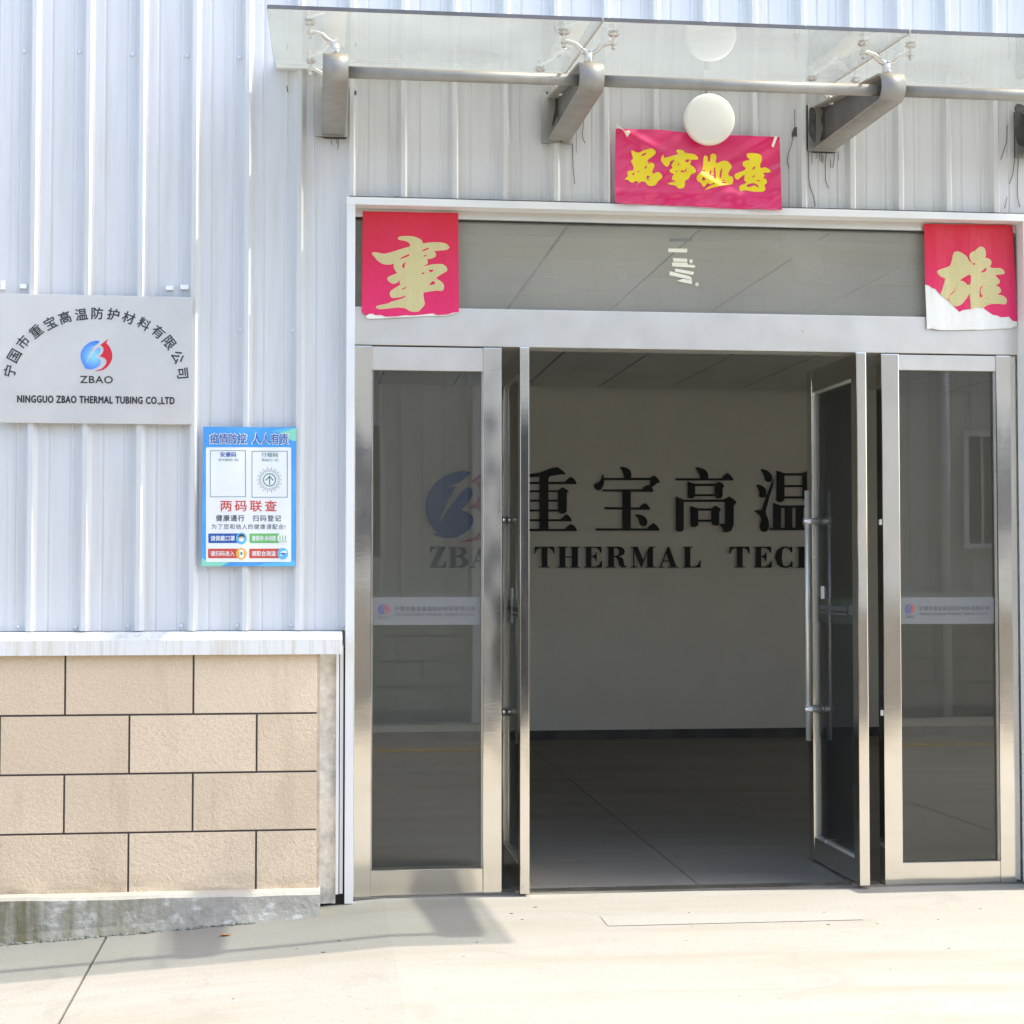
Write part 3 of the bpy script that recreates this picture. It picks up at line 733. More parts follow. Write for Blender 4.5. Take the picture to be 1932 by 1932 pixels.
glyph([('s', [(1318, 92), (1400, 100), (1450, 135), (1467, 185), (1455, 245), (1385, 245), (1370, 200), (1345, 135)]),
       ('s', [(1090, 182), (1108, 240), (1105, 310), (1080, 370), (1045, 398), (1000, 385), (975, 345), (990, 315), (1050, 280), (1075, 230)]),
       rc(1100, 236, 1725, 265), [(1712, 240), (1765, 202), (1810, 235), (1848, 292), (1800, 310), (1765, 340), (1735, 362), (1705, 330), (1720, 280)],
       [(1080, 388), (1600, 388), (1640, 350), (1690, 328), (1730, 352), (1756, 395), (1752, 418), (1100, 414)], rc(1350, 405, 1460, 910),
       [(1108, 620), (1570, 626), (1600, 595), (1648, 568), (1690, 600), (1718, 650), (1712, 656), (1125, 650)],
       ('s', [(1518, 718), (1600, 725), (1650, 755), (1677, 800), (1670, 850), (1640, 870), (1600, 868), (1575, 830), (1560, 770)]),
       [(990, 900), (1670, 902), (1700, 870), (1758, 830), (1800, 860), (1840, 915), (1830, 929), (1010, 929)]], fD)
glyph([('s', [(385, 100), (450, 105), (510, 130), (543, 180), (540, 248), (450, 248), (435, 190)]),
       [(105, 240), (725, 242), (760, 200), (800, 172), (845, 205), (882, 255), (880, 269), (130, 269)],
       [(278, 285), (375, 314), (374, 480), (345, 506), (295, 506), (278, 485)], rc(365, 314, 645, 343), [(635, 314), (680, 284), (725, 300), (760, 345), (738, 370), (735, 475), (712, 504), (662, 504), (635, 475)], rc(365, 450, 645, 477),
       [(122, 482), (226, 522), (226, 915), (205, 942), (150, 945), (122, 920)], rc(215, 522, 780, 551),
       [(760, 520), (822, 480), (870, 505), (922, 555), (885, 605), (882, 860), (850, 930), (790, 952), (748, 944), (740, 895), (700, 858), (688, 840), (770, 842), (772, 548)],
       [(312, 605), (416, 638), (418, 855), (390, 880), (330, 882), (314, 858)], rc(408, 638, 600, 666), [(590, 636), (640, 600), (690, 625), (714, 655), (692, 685), (692, 850), (650, 866), (600, 850), (590, 820)], rc(408, 786, 600, 813)], fE)
glyph([('s', [(1245, 122), (1310, 132), (1365, 170), (1390, 225), (1380, 275), (1345, 290), (1300, 270), (1290, 225), (1270, 165)]),
       ('s', [(1185, 325), (1250, 335), (1300, 375), (1315, 430), (1305, 485), (1265, 495), (1228, 480), (1222, 400)]),
       [(1415, 235), (1405, 330), (1350, 500), (1305, 680), (1318, 730), (1345, 800), (1350, 870), (1330, 930), (1285, 950), (1240, 925), (1230, 870), (1250, 790), (1240, 740), (1215, 710), (1150, 662), (1210, 662), (1255, 650), (1305, 500), (1375, 330)],
       [(1450, 140), (1552, 174), (1552, 520), (1520, 555), (1472, 555), (1450, 525)], rc(1545, 174, 1805, 204), [(1790, 174), (1850, 145), (1900, 160), (1930, 195), (1905, 225), (1903, 520), (1870, 550), (1820, 540), (1795, 505)], rc(1545, 330, 1805, 357), rc(1545, 478, 1805, 506),
       [(1408, 565), (1510, 600), (1508, 900), (1408, 900)], rc(1500, 598, 1940, 629), rc(1560, 620, 1656, 900), rc(1703, 620, 1803, 900), rc(1870, 598, 1970, 900), [(1340, 893), (2000, 893), (2030, 865), (2080, 905), (2080, 923), (1370, 923)]], fE)
def ell(cx, cy, rx, ry, n=32): return [(cx + rx*math.cos(i*2*math.pi/n), cy + ry*math.sin(i*2*math.pi/n)) for i in range(n)]
LET = {
 'T': [[(5,0),(260,0),(265,92),(255,92),(238,45),(205,20),(172,16),(172,262),(205,266),(205,275),(65,275),(65,266),(97,262),(97,16),(65,20),(30,42),(12,95),(0,95)]],
 'H': [[(0,0),(130,0),(130,12),(103,16),(103,128),(190,128),(190,16),(160,12),(160,0),(295,0),(295,12),(268,16),(268,262),(295,266),(295,275),(160,275),(160,266),(190,262),(190,142),(103,142),(103,262),(130,266),(130,275),(0,275),(0,266),(28,262),(28,16),(0,12)]],
 'E': [[(0,0),(225,0),(232,80),(222,80),(200,38),(160,15),(98,15),(98,125),(125,122),(150,100),(160,70),(168,70),(168,195),(160,195),(150,160),(125,140),(98,138),(98,262),(160,262),(205,235),(230,185),(240,185),(235,275),(0,275),(0,266),(28,262),(28,15),(0,10)]],
 'R': [[(0,0),(160,0),(205,6),(238,30),(250,62),(238,98),(205,120),(160,128),(205,140),(230,170),(240,235),(252,255),(275,258),(275,266),(240,276),(200,270),(172,240),(162,180),(145,145),(105,135),(105,262),(130,266),(130,275),(0,275),(0,266),(32,262),(32,14),(0,10)], [(105,14),(145,16),(170,38),(176,66),(168,100),(145,119),(105,122)]],
 'M': [[(0,0),(96,0),(172,176),(250,0),(330,0),(330,12),(298,16),(298,262),(330,266),(330,275),(195,275),(195,266),(225,262),(225,60),(150,275),(143,275),(52,40),(52,255),(95,266),(95,275),(5,275),(5,266),(38,255),(38,15),(0,10)]],
 'A': [[(125,0),(140,0),(235,262),(272,266),(272,275),(130,275),(130,266),(160,262),(140,195),(65,195),(42,258),(75,266),(75,275),(0,275),(0,266),(25,260)], [(104,80),(136,182),(70,182)]],
 'L': [[(0,0),(130,0),(130,10),(98,15),(98,262),(165,262),(205,235),(225,180),(235,180),(232,275),(0,275),(0,266),(28,262),(28,15),(0,10)]],
 'C': [[(225,0),(225,75),(212,75),(195,35),(150,10),(120,15),(98,45),(87,140),(98,230),(120,256),(155,262),(195,238),(218,190),(228,190),(228,275),(215,268),(200,262),(150,280),(90,274),(30,232),(0,140),(30,45),(90,2),(140,-6),(195,12),(212,0)]],
 'Z': [[(5,0),(210,0),(90,262),(150,262),(190,235),(205,185),(215,185),(212,275),(0,275),(120,14),(65,16),(30,40),(15,80),(2,80)]],
 'B': [[(0,0),(160,0),(205,8),(235,30),(245,65),(232,100),(190,130),(232,148),(255,175),(262,205),(250,240),(220,265),(170,275),(0,275),(0,266),(30,262),(30,14),(0,10)], [(100,14),(140,18),(168,40),(170,80),(150,115),(100,122)], [(100,136),(145,140),(178,165),(186,200),(178,235),(145,258),(100,262)]],
 'O': [ell(140, 137, 140, 143), ell(140, 137, 62, 130)]}
for ch, x0, wd in [('Z', -1189, 215), ('B', -943, 262), ('A', -653, 272), ('O', -350, 280), ('T', 190, 265), ('H', 495, 295), ('E', 843, 242), ('R', 1133, 277), ('M', 1455, 330), ('A', 1825, 272), ('L', 2147, 235), ('T', 2762, 265), ('E', 3080, 242), ('C', 3362, 230), ('H', 3647, 295)]:
    shape('letter', 'black', [[(x0 + a, 1142 + b) for a, b in pl] for pl in LET[ch]], fD, YW, 0.010, lt)
LOGO_B = [(870,178),(780,166),(690,172),(580,200),(450,260),(330,360),(240,490),(195,610),(185,700),(200,840),(240,950),(300,1050),(370,1128),(290,1116),(340,1150),(430,1185),(540,1195),(650,1180),(780,1120),(870,1040),(915,950),(910,870),(855,812),(790,780),(735,760),(800,690),(870,600),(905,520),(895,450),(850,412),(815,412),(780,440),(680,560),(540,740),(450,880),(385,995),(420,850),(500,680),(580,530),(650,410),(590,410),(495,435),(540,402),(620,372),(700,348),(780,290),(840,235)]
LOGO_R = [(1180,100),(1050,195),(890,325),(960,360),(1005,430),(1012,530),(960,640),(862,738),(950,745),(1050,795),(1120,880),(1110,980),(1050,1075),(930,1180),(700,1250),(860,1248),(1000,1215),(1150,1110),(1270,950),(1325,800),(1325,620),(1270,460),(1190,330),(1110,250)]
shape('emblem_blue', 'blue_logo', [LOGO_B], fF, YW, 0.010, lt)
shape('emblem_red', 'red_logo', [LOGO_R], fF, YW, 0.010, lt)

# ------------------------------------------------------------------ company plaque
YP = -0.046
x0, x1 = WX(-1, YP, 680), WX(363, YP, 680); z0, z1 = WZ(799, YP, 180), WZ(557, YP, 180)
pq = empty('company_plaque', ((x0 + x1) / 2, YP, z0), 'square-cornered brushed steel company plaque with arched black characters and a blue and red emblem', 'sign')
box('plate', 'plaque', x0, x1, YP, YP + 0.014, z0, z1, pq, 0.0015)
fG = zoomf(0, 860, 3.22, YP)
arc = '宁国市重宝高温防护材料有限公司'
pos = [(95,815),(140,668),(222,535),(347,430),(485,350),(627,298),(785,268),(940,258),(1095,268),(1243,300),(1392,360),(1530,437),(1635,542),(1717,680),(1762,835)]
cs = (fG(120, 0)[0] - fG(0, 0)[0])
for ch, (a, b) in zip(arc, pos):
    an = math.asin(max(-1, min(1, (a - 930) / 905)))
    if ch == '司': an = R(84)
    if ch == '宁': an = R(-76)
    text('character', 'ink', ch, fG(a, b), YP - 0.0012, 0.0015, pq, 0.022, -an, size=cs * (0.98 if ch != '司' else 0.9))
def tr_logo(cx, cy, k): return (lambda pl: [(cx + (a - 757) * k, cy + (b - 690) * k) for a, b in pl])
g = tr_logo(932, 663, 0.268)
shape('emblem_blue', 'blue_print', [g(LOGO_B)], fG, YP - 0.0012, 0.0015, pq)
shape('emblem_red', 'red_print', [g(LOGO_R)], fG, YP - 0.0012, 0.0015, pq)
text('company_name', 'ink', 'ZBAO', rectf(fG, 775, 866, 1090, 930), YP - 0.0012, 0.0015, pq, 0.03, spacing=1.1)
text('company_name', 'ink', 'NINGGUO ZBAO THERMAL TUBING CO.,LTD', rectf(fG, 168, 1068, 1685, 1128), YP - 0.0012, 0.0015, pq, 0.055, spacing=1.12)
fz1 = zoomf(0, 0, 1.8867, -0.005)
for (a, b, c, d), lb in zip([(5, 1590, 32, 1640), (115, 1610, 155, 1634), (940, 1620, 981, 1644), (1022, 1615, 1070, 1640)],
        ['upright white foam pad at the picture edge above the steel plaque', 'small flat white foam pad above the left part of the steel plaque', 'white foam pad above the steel plaque, left one of the right-hand pair', 'white foam pad above the right end of the steel plaque, the longest one']):
    r = rectf(fz1, a, b, c, d); tag(box('foam_pad', 'foam', r[0], r[2], -0.018, 0.0, r[1], r[3], None, 0.002), lb, 'foam pad', 'white foam pads above the plaque')

# ------------------------------------------------------------------ health notice poster
YN = -0.036
fP = zoomf(600, 1280, 4.6, YN)
po = empty('notice_poster', (*[fP(680, 1930)[0]], YN, fP(680, 1930)[1]), 'blue bordered paper health notice with Chinese text pasted on the white corrugated wall', 'poster')
def pdr(x, z): return 0.0035 * math.sin((x - RX0) / PITCH_R * 2 * math.pi) * 0.7 + 0.001 * math.sin(z * 21)
def pshape(name, mat, polys, lv, smooth=0): return shape(name, mat, polys, fP, YN - 0.0008 * lv, 0.0007, po, smooth, pdr, 0.05)
pshape('sheet', 'p_blue', [[(45, 0), (1330, 10), (1310, 1928), (18, 1925)]], 0)
def rr(x0, y0, x1, y1, r=18):
    out = []
    for cx, cy, a in ((x1-r, y0+r, -90), (x1-r, y1-r, 0), (x0+r, y1-r, 90), (x0+r, y0+r, 180)):
        out += [(cx + r*math.cos(R(a+t)), cy + r*math.sin(R(a+t))) for t in (0, 30, 60, 90)]
    return out
pshape('corner_wave', 'p_mint', [[(1330, 20), (1328, 200), (1260, 190), (1090, 100), (1150, 40)]], 1)
pshape('corner_wave', 'p_mint', [[(30, 1810), (110, 1868), (400, 1870), (300, 1924), (20, 1924)]], 1)
pshape('corner_wave', 'p_sky', [[(980, 60), (1150, 20), (1320, 16), (1180, 60), (1080, 85)]], 1.5)
pshape('corner_wave', 'p_sky', [[(760, 1925), (900, 1880), (1200, 1870), (1308, 1840), (1308, 1926)]], 1)
pshape('white_panel', 'p_white', [rr(82, 285, 1258, 1868)], 2)
def ptext(s, x0, y0, x1, y1, mat, lv=3, bold=0.01, sp=1.0):
    return text('text_line', mat, s, rectf(fP, x0, y0, x1, y1), YN - 0.0008 * lv, 0.0007, po, bold, spacing=sp, drape=pdr)
ptext('疫情防控', 128, 92, 650, 238, 'p_white', 2, 0.055); ptext('人人有责', 712, 92, 1228, 242, 'p_white', 2, 0.055)
ptext('疫情防控', 136, 98, 642, 232, 'p_navy', 3, 0.012); ptext('人人有责', 722, 98, 1220, 236, 'p_navy', 3, 0.012)
def frame(x0, y0, x1, y1, mat='p_teal', t=8):
    pshape('code_frame', mat, [rc(x0, y0, x1, y1), rc(x0+t, y0+t, x1-t, y1-t)], 3)
frame(140, 328, 634, 972); frame(714, 335, 1210, 978)
ptext('安康码', 278, 352, 500, 418, 'p_navy', 3, 0.02); ptext('支付宝扫一扫', 250, 440, 530, 476, 'p_teal', 3, 0.0)
ptext('行程码', 850, 358, 1076, 420, 'p_teal', 3, 0.01); ptext('微信扫一扫', 850, 443, 1078, 480, 'p_teal', 3, 0.0)
pshape('arrow_ring', 'p_teal', [ell(960, 735, 90, 92), ell(960, 735, 76, 78)], 3)
pshape('arrow', 'p_teal', [[(960, 672), (1020, 738), (1008, 748), (968, 702), (968, 802), (952, 802), (952, 702), (912, 748), (900, 738)]], 3)
rays = []
for k in range(36):
    an = k * math.pi / 18; r0, r1 = 112, (175, 150)[k % 2]
    c, s = math.cos(an), math.sin(an); t = 3.0
    rays.append([(960 + r0*c - t*s, 735 + r0*s + t*c), (960 + r1*c - t*s, 735 + r1*s + t*c), (960 + r1*c + t*s, 735 + r1*s - t*c), (960 + r0*c + t*s, 735 + r0*s - t*c)])
pshape('arrow_rays', 'p_teal', rays, 3)
ptext('两码联查', 282, 1020, 1058, 1168, 'p_red', 3, 0.02, 1.35)
ptext('健康通行', 220, 1218, 612, 1305, 'p_text', 3, 0.015, 1.2); ptext('扫码登记', 728, 1222, 1118, 1305, 'p_text', 3, 0.015, 1.2)
ptext('为了您和他人的健康请配合!', 160, 1345, 1178, 1414, 'p_text', 3, 0.0, 1.2)
for (x0, y0, x1, y1), m, s, ic in [((115, 1474, 600, 1606), 'p_navy', '请佩戴口罩', 'p_sky'), ((683, 1474, 1170, 1606), 'p_green', '请保持1米间距', 'p_white'),
                                   ((112, 1684, 600, 1815), 'p_red', '请扫码进入', 'p_orange'), ((680, 1684, 1170, 1815), 'p_red', '请配合测温', 'p_sky')]:
    pshape('advice_bar', m, [rr(x0, y0, x1, y1, 12)], 3)
    ptext(s, x0 + 32, y0 + 32, x0 + 365, y1 - 30, 'p_white', 4, 0.02)
    cx, cy = x1 - 28, (y0 + y1) / 2 + 3
    pshape('icon_disc', ic, [ell(cx, cy, 74, 80)], 4)
    if s == '请佩戴口罩':
        pshape('icon_face', 'p_skin', [ell(cx, cy, 38, 42)], 5); pshape('icon_hair', 'p_text', [[(cx-44, cy-12), (cx-30, cy-52), (cx+10, cy-62), (cx+42, cy-40), (cx+44, cy-8), (cx+26, cy-26), (cx-24, cy-22)]], 6, 2)
        pshape('icon_mask', 'p_white', [ell(cx, cy + 22, 34, 22)], 6)
    elif s == '请保持1米间距':
        for q in (-38, 0, 38): pshape('icon_figure', 'p_green', [rc(cx + q - 5, cy - 40, cx + q + 5, cy + 30)], 5)
        pshape('icon_line', 'p_green', [rc(cx - 55, cy + 42, cx + 55, cy + 50)], 5)
    elif s == '请扫码进入':
        pshape('icon_phone', 'p_white', [rr(cx - 28, cy - 52, cx + 28, cy + 56, 8)], 5); pshape('icon_screen', 'p_teal', [rc(cx - 14, cy - 22, cx + 14, cy + 14)], 6)
    else:
        pshape('icon_thermometer', 'p_white', [[(cx-40, cy+25), (cx-25, cy-30), (cx+45, cy-45), (cx+60, cy-10), (cx+5, cy), (cx-5, cy+35)]], 5)
        pshape('icon_grip', 'p_navy', [[(cx-36, cy+8), (cx-10, cy-12), (cx+35, cy-6), (cx+30, cy+8), (cx-8, cy+14)]], 6)

# ------------------------------------------------------------------ couplet papers beside the transom
YQ = 0.016
fA = zoomf(1060, 610, 5.367, YQ); fB = zoomf(2750, 650, 5.366, YQ)
SHI = [(725,570),(760,542),(900,535),(1000,550),(1090,595),(1120,650),(1200,640),(1380,635),(1480,655),(1525,690),(1535,718),(1480,748),(1400,752),(1300,766),(1292,785),(1320,810),(1315,855),(1260,880),(1180,898),(1195,945),(1180,975),(1125,1002),(1140,1020),(1250,995),(1400,985),(1470,1010),(1505,1060),(1490,1095),(1420,1135),(1350,1180),(1325,1212),(1400,1260),(1450,1320),(1445,1385),(1410,1405),(1330,1400),(1220,1415),(1125,1440),(1130,1540),(1145,1620),(1100,1680),(1050,1730),(980,1740),(900,1725),(850,1690),(760,1675),(620,1680),(480,1695),(410,1695),(370,1665),(480,1635),(560,1620),(620,1590),(760,1550),(840,1512),(845,1480),(780,1500),(700,1515),(620,1515),(595,1460),(605,1420),(660,1380),(740,1330),(765,1310),(752,1280),(765,1245),(820,1195),(860,1165),(800,1185),(740,1240),(690,1280),(640,1290),(590,1265),(555,1225),(565,1195),(640,1160),(710,1125),(680,1080),(655,1030),(665,985),(720,930),(800,895),(905,852),(905,815),(850,830),(770,870),(720,920),(660,965),(600,978),(490,975),(400,920),(345,860),(305,800),(380,798),(480,820),(560,808),(680,775),(800,735),(910,705),(915,660),(890,625),(830,600),(760,588)]
SHI_H = [[(1100,780),(1110,750),(1180,715),(1250,712),(1210,745),(1140,775)],[(1120,870),(1135,835),(1210,820),(1170,855)],[(775,1010),(800,965),(855,945),(835,990),(825,1055),(790,1040)],[(865,1015),(870,970),(900,955),(885,995)],[(1195,1070),(1300,1062),(1290,1090),(1250,1122)],[(1080,1130),(1125,1105),(1170,1140),(1120,1145)],[(1210,1325),(1280,1240),(1330,1295),(1270,1320)],[(755,1410),(780,1370),(860,1340),(865,1365),(800,1395)]]
def outline(polys, f, par, dr):
    bm = bmesh.new()
    for q in range(8):
        dx, dy = 7 * math.cos(q * math.pi / 4), 7 * math.sin(q * math.pi / 4)
        me = shape_mesh([[(p[0] + dx, p[1] + dy) for p in pl] for pl in polys], f, YQ - 0.0008 - 0.0001 * q, 0.0004, 3, dr, 0.06)
        bm.from_mesh(me); bpy.data.meshes.remove(me)
    finish(bm, 'character_outline', 'gold_edge', par, recalc=False)
ca = empty('couplet_paper', (*[fA(900, 1800)[0]], YQ, fA(900, 1800)[1]), 'torn-bottomed red paper with one large gold character at the upper left of the door', 'paper banner', 'red couplet papers flanking the transom')
A_bot = [(1700,1750),(1600,1760),(1520,1790),(1350,1800),(1280,1770),(1100,1790),(950,1805),(830,1800),(700,1820),(520,1825),(440,1795),(360,1800),(310,1775),(260,1770),(215,1810),(190,1790),(135,1750)]
def dA(x, z): return 0.002 * math.sin(x * 31 + 0.6) + 0.0012 * math.sin(z * 17 + x * 9)
shape('red_sheet', 'red_paper', [[(150, 125), (1690, 155)] + A_bot], fA, YQ, 0.001, ca, 0, dA, 0.06)
shape('torn_edge', 'white_paper', [[(205,1775),(700,1775),(1280,1760),(1700,1745),(1700,1755),(1500,1808),(1300,1815),(1150,1810),(1000,1825),(830,1835),(620,1838),(520,1850),(360,1855),(235,1860),(200,1822)]], fA, YQ + 0.0015, 0.001, ca, 0, dA, 0.06)
outline([SHI] + SHI_H, fA, ca, dA)
shape('character', 'gold_paper', [SHI] + SHI_H, fA, YQ - 0.0022, 0.001, ca, 3, dA, 0.06)
XI = [(615,575),(680,572),(760,620),(805,665),(830,720),(880,755),(920,795),(960,750),(1020,715),(1080,680),(1130,672),(1180,700),(1198,745),(1178,788),(1165,802),(1215,835),(1340,838),(1385,870),(1400,915),(1340,925),(1260,940),(1275,970),(1325,1030),(1320,1070),(1265,1105),(1320,1140),(1348,1195),(1330,1225),(1275,1255),(1300,1262),(1370,1275),(1430,1320),(1440,1370),(1415,1405),(1300,1395),(1180,1405),(1110,1430),(1070,1462),(1000,1452),(950,1452),(880,1478),(870,1400),(862,1300),(855,1212),(840,1240),(790,1320),(730,1395),(670,1430),(630,1435),(580,1415),(540,1360),(520,1310),(540,1275),(600,1230),(632,1160),(640,1072),(622,1110),(600,1180),(540,1240),(505,1290),(490,1328),(440,1287),(390,1252),(420,1170),(465,1010),(450,985),(390,960),(340,910),(335,880),(400,850),(480,825),(545,790),(570,720),(590,620)]
XI_H = [[(685,1025),(860,925),(865,1095),(805,1105),(785,1135),(808,1150),(752,1165),(785,1120),(795,1085),(740,1045)],[(1030,1050),(1080,1020),(1130,1010),(1100,1030)],[(1015,1130),(1110,1110),(1050,1145),(1035,1200),(1045,1250),(1085,1275),(1010,1305)],[(1022,915),(1030,885),(1075,845),(1120,808),(1122,880)]]
XI_D = [(1030,492),(1080,510),(1105,570),(1100,650),(1060,680),(1000,700),(960,740),(900,740),(860,690),(850,640),(870,590),(940,555),(990,510)]
cb = empty('couplet_paper', (*[fB(900, 1800)[0]], YQ, fB(900, 1800)[1]), 'red paper with gold character and big white torn corner, upper right of door', 'paper banner', 'red couplet papers flanking the transom')
tear = [(140,1090),(200,1110),(250,1150),(300,1165),(345,1220),(390,1260),(440,1285),(490,1325),(540,1375),(580,1420),(640,1480),(690,1530),(750,1500),(810,1495),(880,1480),(950,1450),(1000,1450),(1070,1460),(1120,1500),(1190,1550),(1240,1580),(1300,1590),(1360,1620),(1440,1615),(1490,1610),(1520,1650),(1550,1680),(1620,1685)]
def dB(x, z): return 0.0022 * math.sin(x * 37) + 0.0015 * math.sin(z * 15 + x * 7)
shape('red_sheet', 'red_paper', [[(115, 115)] + tear + [(1545, 135)]], fB, YQ, 0.001, cb, 0, dB, 0.06)
shape('torn_backing', 'white_paper', [[(a, b - 6) for a, b in tear] + [(1620,1750),(1540,1780),(1520,1800),(1400,1800),(1200,1810),(1000,1820),(800,1820),(600,1825),(350,1825),(250,1800),(165,1808)]], fB, YQ + 0.0015, 0.001, cb, 0, dB, 0.06)
outline([XI, XI_D] + XI_H, fB, cb, dB)
shape('character', 'gold_paper', [XI, XI_D] + XI_H, fB, YQ - 0.0022, 0.001, cb, 3, dB, 0.06)

# ------------------------------------------------------------------ pink banner above the header
YK = -0.064
fC = zoomf(1820, 360, 3.578, YK)
bn = empty('greeting_banner', (*[fC(980, 940)[0]], YK, fC(980, 940)[1]), 'creased bright pink cloth banner with four yellow brush characters taped up over the door', 'banner')
bx, bz = fC(980, 530)
def dC(x, z):
    a, b = x - bx, z - bz
    return 0.010 * math.exp(-((b + 0.55 * a + 0.02) / 0.022) ** 2) * -1 + 0.007 * math.exp(-((b - 0.9 * a - 0.10) / 0.03) ** 2) * -1 + 0.004 * math.sin(a * 18 + b * 9) + 0.005 * math.exp(-((b + 0.105) / 0.012) ** 2) * -1 + 0.0022 * math.sin(a * 60 - b * 50) * max(0, -b / 0.12)
shape('cloth', 'banner', [[(97,95),(300,98),(550,105),(870,135),(1100,152),(1340,165),(1600,172),(1860,178),(1868,560),(1878,970),(1500,958),(1160,945),(800,925),(500,910),(200,905),(90,885),(88,500)]], fC, YK, 0.0012, bn, 0, dC, 0.016).data.polygons.foreach_set('use_smooth', [True] * len(bn.children[0].data.polygons))
CH = [
 [[(270,325),(340,350),(400,325),(470,312),(510,330),(520,365),(480,400),(440,430),(450,455),(500,465),(512,500),(490,550),(500,575),(550,560),(585,590),(590,625),(550,660),(520,700),(470,712),(430,690),(420,665),(370,660),(320,700),(345,665),(300,655),(295,670),(260,670),(230,645),(195,635),(230,600),(220,570),(235,545),(280,540),(290,500),(262,440),(285,410),(272,370)],
  [(375,388),(385,365),(430,352),(410,375)],[(410,500),(432,488),(425,515),(412,528)],[(430,600),(465,603),(450,625),(455,652),(436,635)],[(270,578),(302,562),(290,592)],[(330,555),(350,535),(345,560)],[(440,455),(470,468),(450,470)]],
 [[(748,345),(760,322),(820,330),(835,355),(880,365),(940,370),(980,405),(970,425),(900,430),(905,455),(890,480),(930,510),(950,550),(940,575),(900,590),(880,630),(840,655),(835,710),(815,735),(770,738),(730,705),(650,685),(700,670),(740,660),(700,640),(705,605),(720,585),(680,570),(668,545),(700,520),(690,500),(700,470),(720,440),(680,450),(665,490),(640,505),(610,480),(580,430),(590,390),(605,380),(610,410),(660,405),(740,380),(765,360)],
  [(835,458),(850,430),(888,430),(862,460)],[(752,492),(766,474),(768,497)],[(832,542),(852,528),(842,562)],[(725,560),(760,545),(745,562)]],
 [[(1055,380),(1085,395),(1085,440),(1110,440),(1115,380),(1135,360),(1165,365),(1180,395),(1170,450),(1190,460),(1240,440),(1290,440),(1330,475),(1340,510),(1310,560),(1310,595),(1350,610),(1358,650),(1340,690),(1260,700),(1180,720),(1120,730),(1050,755),(1100,715),(1160,685),(1140,680),(1110,695),(1080,680),(1050,715),(1025,710),(1010,680),(970,650),(965,610),(990,580),(1020,550),(1035,480),(1040,410)],
  [(1018,642),(1030,618),(1057,640),(1035,657)],[(1103,570),(1120,532),(1126,560),(1110,602)],[(1152,520),(1165,508),(1173,600),(1165,642),(1150,600)],[(1213,592),(1225,530),(1242,523),(1236,592),(1220,628)]],
 [[(1505,365),(1560,358),(1620,365),(1660,390),(1660,440),(1645,480),(1650,520),(1700,510),(1750,540),(1748,565),(1680,570),(1690,600),(1680,625),(1710,640),(1715,680),(1690,700),(1700,740),(1680,770),(1600,772),(1540,765),(1480,755),(1440,765),(1425,735),(1430,705),(1470,690),(1500,670),(1475,645),(1480,590),(1440,615),(1410,640),(1380,625),(1372,590),(1400,570),(1470,545),(1490,520),(1460,490),(1465,450),(1530,430),(1505,400)],
  [(1558,527),(1580,503),(1592,513),(1566,537)],[(1500,700),(1560,680),(1600,690),(1627,710),(1615,722),(1580,703),(1550,718),(1520,722)],[(1558,612),(1587,593),(1580,617)],[(1600,650),(1650,652),(1625,662)]]]
for c in CH:
    shape('character', 'yellow', c, fC, YK - 0.0016, 0.0012, bn, 3, dC, 0.016)
for pl in ([(95,40),(120,70),(190,130),(240,120),(245,150),(215,190),(170,120),(105,85)], [(1800,178),(1828,185),(1785,300),(1762,285)]):
    shape('tape_strip', 'tape', [pl], fC, YK - 0.012, 0.001, bn, 0, dC, 0.02)

# ------------------------------------------------------------------ tape leftovers on the transom glass
YT = YF + 0.0285
fT = zoomf(1980, 690, 10.73, YT)
tp = empty('tape_remnants', (*[fT(700, 1100)[0]], YT, fT(700, 1100)[1]), 'untidy stack of short cream tape strips left on the transom glass over the doorway', 'tape')
for q, pl in enumerate([[(265,595),(885,600),(870,725),(270,712)],[(405,900),(870,925),(880,1030),(440,1020)],[(380,1040),(880,1050),(890,1115),(1115,1125),(1135,1215),(395,1170)],rc(950,950,1045,1070),
           [(490,1240),(1100,1350),(1060,1450),(475,1340)],[(305,1325),(930,1480),(1000,1530),(1030,1610),(310,1460)],[(530,1645),(740,1570),(1020,1620),(1025,1745)]]):
    shape('tape_strip', 'tape', [pl], fT, YT - 0.0004 * q, 0.0007, tp)
shape('round_sticker', 'tape_old', [ell(1195, 1750, 62, 68, 20)], fT, YT, 0.0007, tp)
shape('glare_strip', 'film', [[(310,270),(1040,262),(1040,360),(320,368)]], fT, YT, 0.0006, tp)  # pale film strip painted as a glare on the glass

# ------------------------------------------------------------------ company stickers on the glass
def sticker(x0, x1, z0, z1, y, label):
    e = empty('window_sticker', ((x0 + x1) / 2, y, z0), label, 'sticker', 'frosted company name stickers across the door glass')
    box('film', 'film', x0, x1, y, y + 0.0008, z0, z1, e)
    Wd, H = x1 - x0, z1 - z0
    def f(a, b): return (x0 + (a - 40) / 1805 * Wd, z1 - (b - 168) / 470 * H)
    g = tr_logo(217, 372, 0.165)
    shape('emblem_blue', 'film_logo_b', [g(LOGO_B)], f, y - 0.0008, 0.0006, e); shape('emblem_red', 'film_logo_r', [g(LOGO_R)], f, y - 0.0008, 0.0006, e)
    text('company_name', 'film_text', 'ZBAO', rectf(f, 130, 490, 300, 530), y - 0.0008, 0.0006, e, 0.03)
    text('company_name', 'film_text', '宁国市重宝高温防护材料有限公司', rectf(f, 405, 320, 1750, 402), y - 0.0008, 0.0006, e, 0.02, spacing=1.25)
    text('company_name', 'film_text', 'NINGGUO ZBAO THERMAL TUBING CO.,LTD', rectf(f, 415, 440, 1735, 490), y - 0.0008, 0.0006, e, 0.01)
    return e
yst = YF + 0.0265
